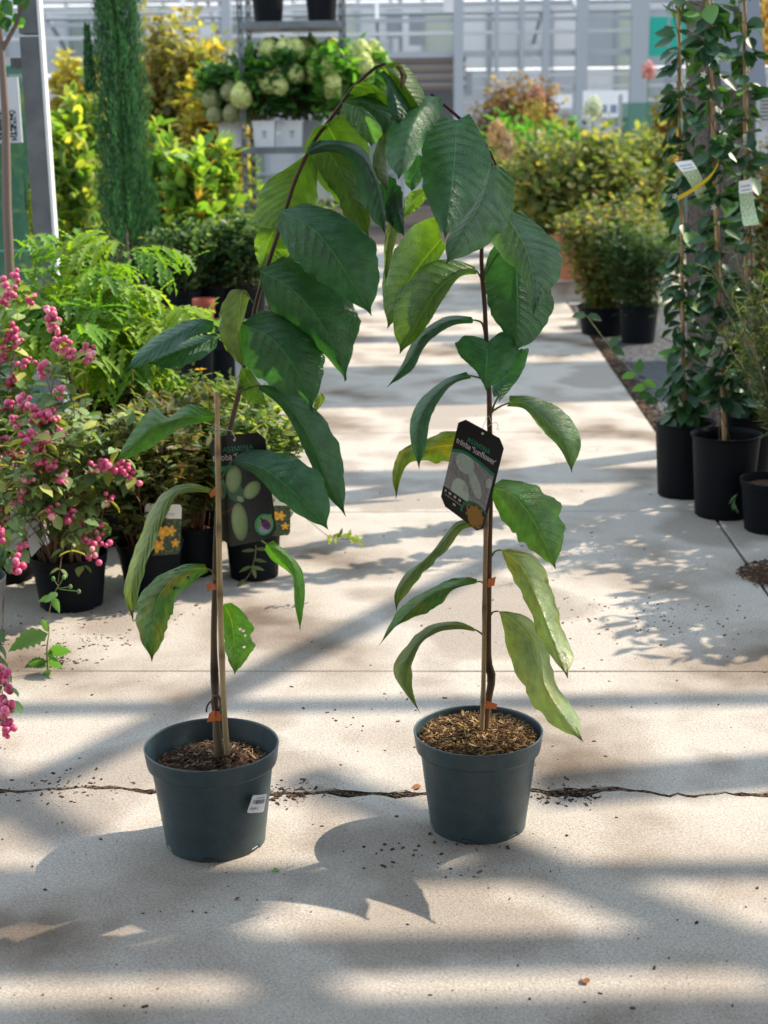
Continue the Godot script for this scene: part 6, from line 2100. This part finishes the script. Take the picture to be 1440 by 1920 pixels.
	blade(o, DR, [900, 983, 862, 982, 825, 1022, 775, 1072, 748, 1110, 743, 1146], [898, 979, 855, 979, 805, 1040, 758, 1078, 738, 1120, 743, 1146], [900, 988, 868, 993, 838, 1030, 790, 1080, 755, 1125, 743, 1146], [0.0, -0.06, -0.06], [0.05, 0.03], SAGE, 0.15, [913, 990])
	blade(o, DR, [895, 1091, 858, 1098, 815, 1110, 765, 1150, 709, 1212], [894, 1086, 868, 1082, 820, 1096, 752, 1140, 709, 1212], [892, 1094, 850, 1106, 820, 1138, 770, 1160, 735, 1180, 709, 1212], [0.0, -0.07, -0.09], [0.06, 0.0], MILD, 0.3, [914, 1103, 903, 1091])
	blade(o, DR, [890, 1180, 855, 1171, 812, 1180, 770, 1222, 752, 1275, 790, 1340], [888, 1177, 855, 1165, 800, 1175, 752, 1222, 737, 1262, 790, 1340], [890, 1184, 858, 1180, 815, 1188, 784, 1215, 772, 1262, 775, 1300, 790, 1340], [0.0, -0.07, -0.05], [0.05, 0.02], SAGE, 0.25, [912, 1196, 900, 1186])
	# right-hand side
	blade(o, DR, [935, 742, 960, 700, 978, 660], [925, 745, 925, 715, 955, 660, 978, 645], [935, 755, 975, 705, 992, 655, 978, 645], [0.0, 0.03, 0.02], [0.02, 0.02], DARK, 0.0, [922, 775, 926, 760])
	blade(o, DR, [955, 755, 985, 758, 1030, 795, 1062, 835, 1072, 888], [950, 762, 985, 768, 1015, 805, 1050, 842, 1072, 888], [955, 742, 998, 744, 1058, 772, 1089, 825, 1072, 888], [0.0, -0.04, -0.03], [0.03, 0.05], Color(0.22, 0.46, 0.26), 0.0, [922, 772, 938, 762])
	blade(o, DR, [920, 912, 965, 932, 1005, 985, 1042, 1068], [920, 930, 940, 968, 980, 1020, 1016, 1046, 1042, 1068], [942, 898, 1000, 910, 1045, 945, 1056, 1005, 1042, 1068], [0.0, -0.09, -0.07], [0.05, 0.05], Color(0.17, 0.48, 0.12), 0.12, [918, 935])
	blade(o, DR, [940, 1031, 980, 1065, 1010, 1130, 1035, 1195, 1065, 1273], [942, 1038, 957, 1075, 985, 1125, 1010, 1190, 1040, 1240, 1065, 1273], [955, 1029, 1005, 1045, 1036, 1105, 1052, 1170, 1076, 1230, 1065, 1273], [0.0, -0.08, -0.20], [0.04, 0.09], PALE, 0.34, [917, 1052, 928, 1034])
	blade(o, DR, [934, 1146, 965, 1165, 995, 1200, 1010, 1255, 1040, 1320, 1094, 1392], [938, 1152, 946, 1190, 962, 1245, 990, 1305, 1030, 1355, 1094, 1392], [950, 1146, 994, 1160, 1025, 1212, 1045, 1285, 1085, 1345, 1094, 1392], [0.0, -0.12, -0.27], [0.06, 0.10], PALE, 0.28, [916, 1160, 924, 1148])
	blade(o, DR, [914, 641, 913, 670, 911, 702, 911, 733], [905, 634, 875, 629, 856, 646, 866, 672, 893, 697, 911, 733], [924, 633, 944, 623, 967, 656, 960, 690, 938, 712, 911, 733], [-0.01, -0.06, -0.05], [0.02, 0.02], DARK)
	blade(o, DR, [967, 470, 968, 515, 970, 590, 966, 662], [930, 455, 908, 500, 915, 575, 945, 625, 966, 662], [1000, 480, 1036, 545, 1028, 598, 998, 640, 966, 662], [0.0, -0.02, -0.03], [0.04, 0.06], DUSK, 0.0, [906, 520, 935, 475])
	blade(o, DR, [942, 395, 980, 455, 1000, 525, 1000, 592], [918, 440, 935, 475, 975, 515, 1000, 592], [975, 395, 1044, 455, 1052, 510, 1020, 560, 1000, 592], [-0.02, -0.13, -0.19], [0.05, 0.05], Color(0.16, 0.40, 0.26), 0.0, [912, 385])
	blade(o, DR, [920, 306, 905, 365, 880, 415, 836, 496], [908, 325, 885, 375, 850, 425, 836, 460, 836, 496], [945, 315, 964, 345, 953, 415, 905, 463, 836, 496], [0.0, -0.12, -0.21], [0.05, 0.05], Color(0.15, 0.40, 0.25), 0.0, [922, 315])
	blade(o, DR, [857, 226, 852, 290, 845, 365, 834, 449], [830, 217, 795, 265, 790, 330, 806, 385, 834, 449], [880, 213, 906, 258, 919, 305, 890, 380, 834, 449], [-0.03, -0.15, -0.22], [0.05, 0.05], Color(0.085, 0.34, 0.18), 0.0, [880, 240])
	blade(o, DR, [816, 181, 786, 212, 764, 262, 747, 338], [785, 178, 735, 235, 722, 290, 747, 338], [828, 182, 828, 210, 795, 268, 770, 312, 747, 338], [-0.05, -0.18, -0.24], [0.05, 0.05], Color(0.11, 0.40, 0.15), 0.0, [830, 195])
	# the cut twig by the trunk
	var tw := Body.new()
	tw.tube(px_curve([918, 282, 924, 296, 930, 310], DR - 0.01, 5), [0.0024], 6, Color(0.05, 0.05, 0.03))
	hang(tw.mesh(), "twig", bark, o)
	pawpaw_tags()
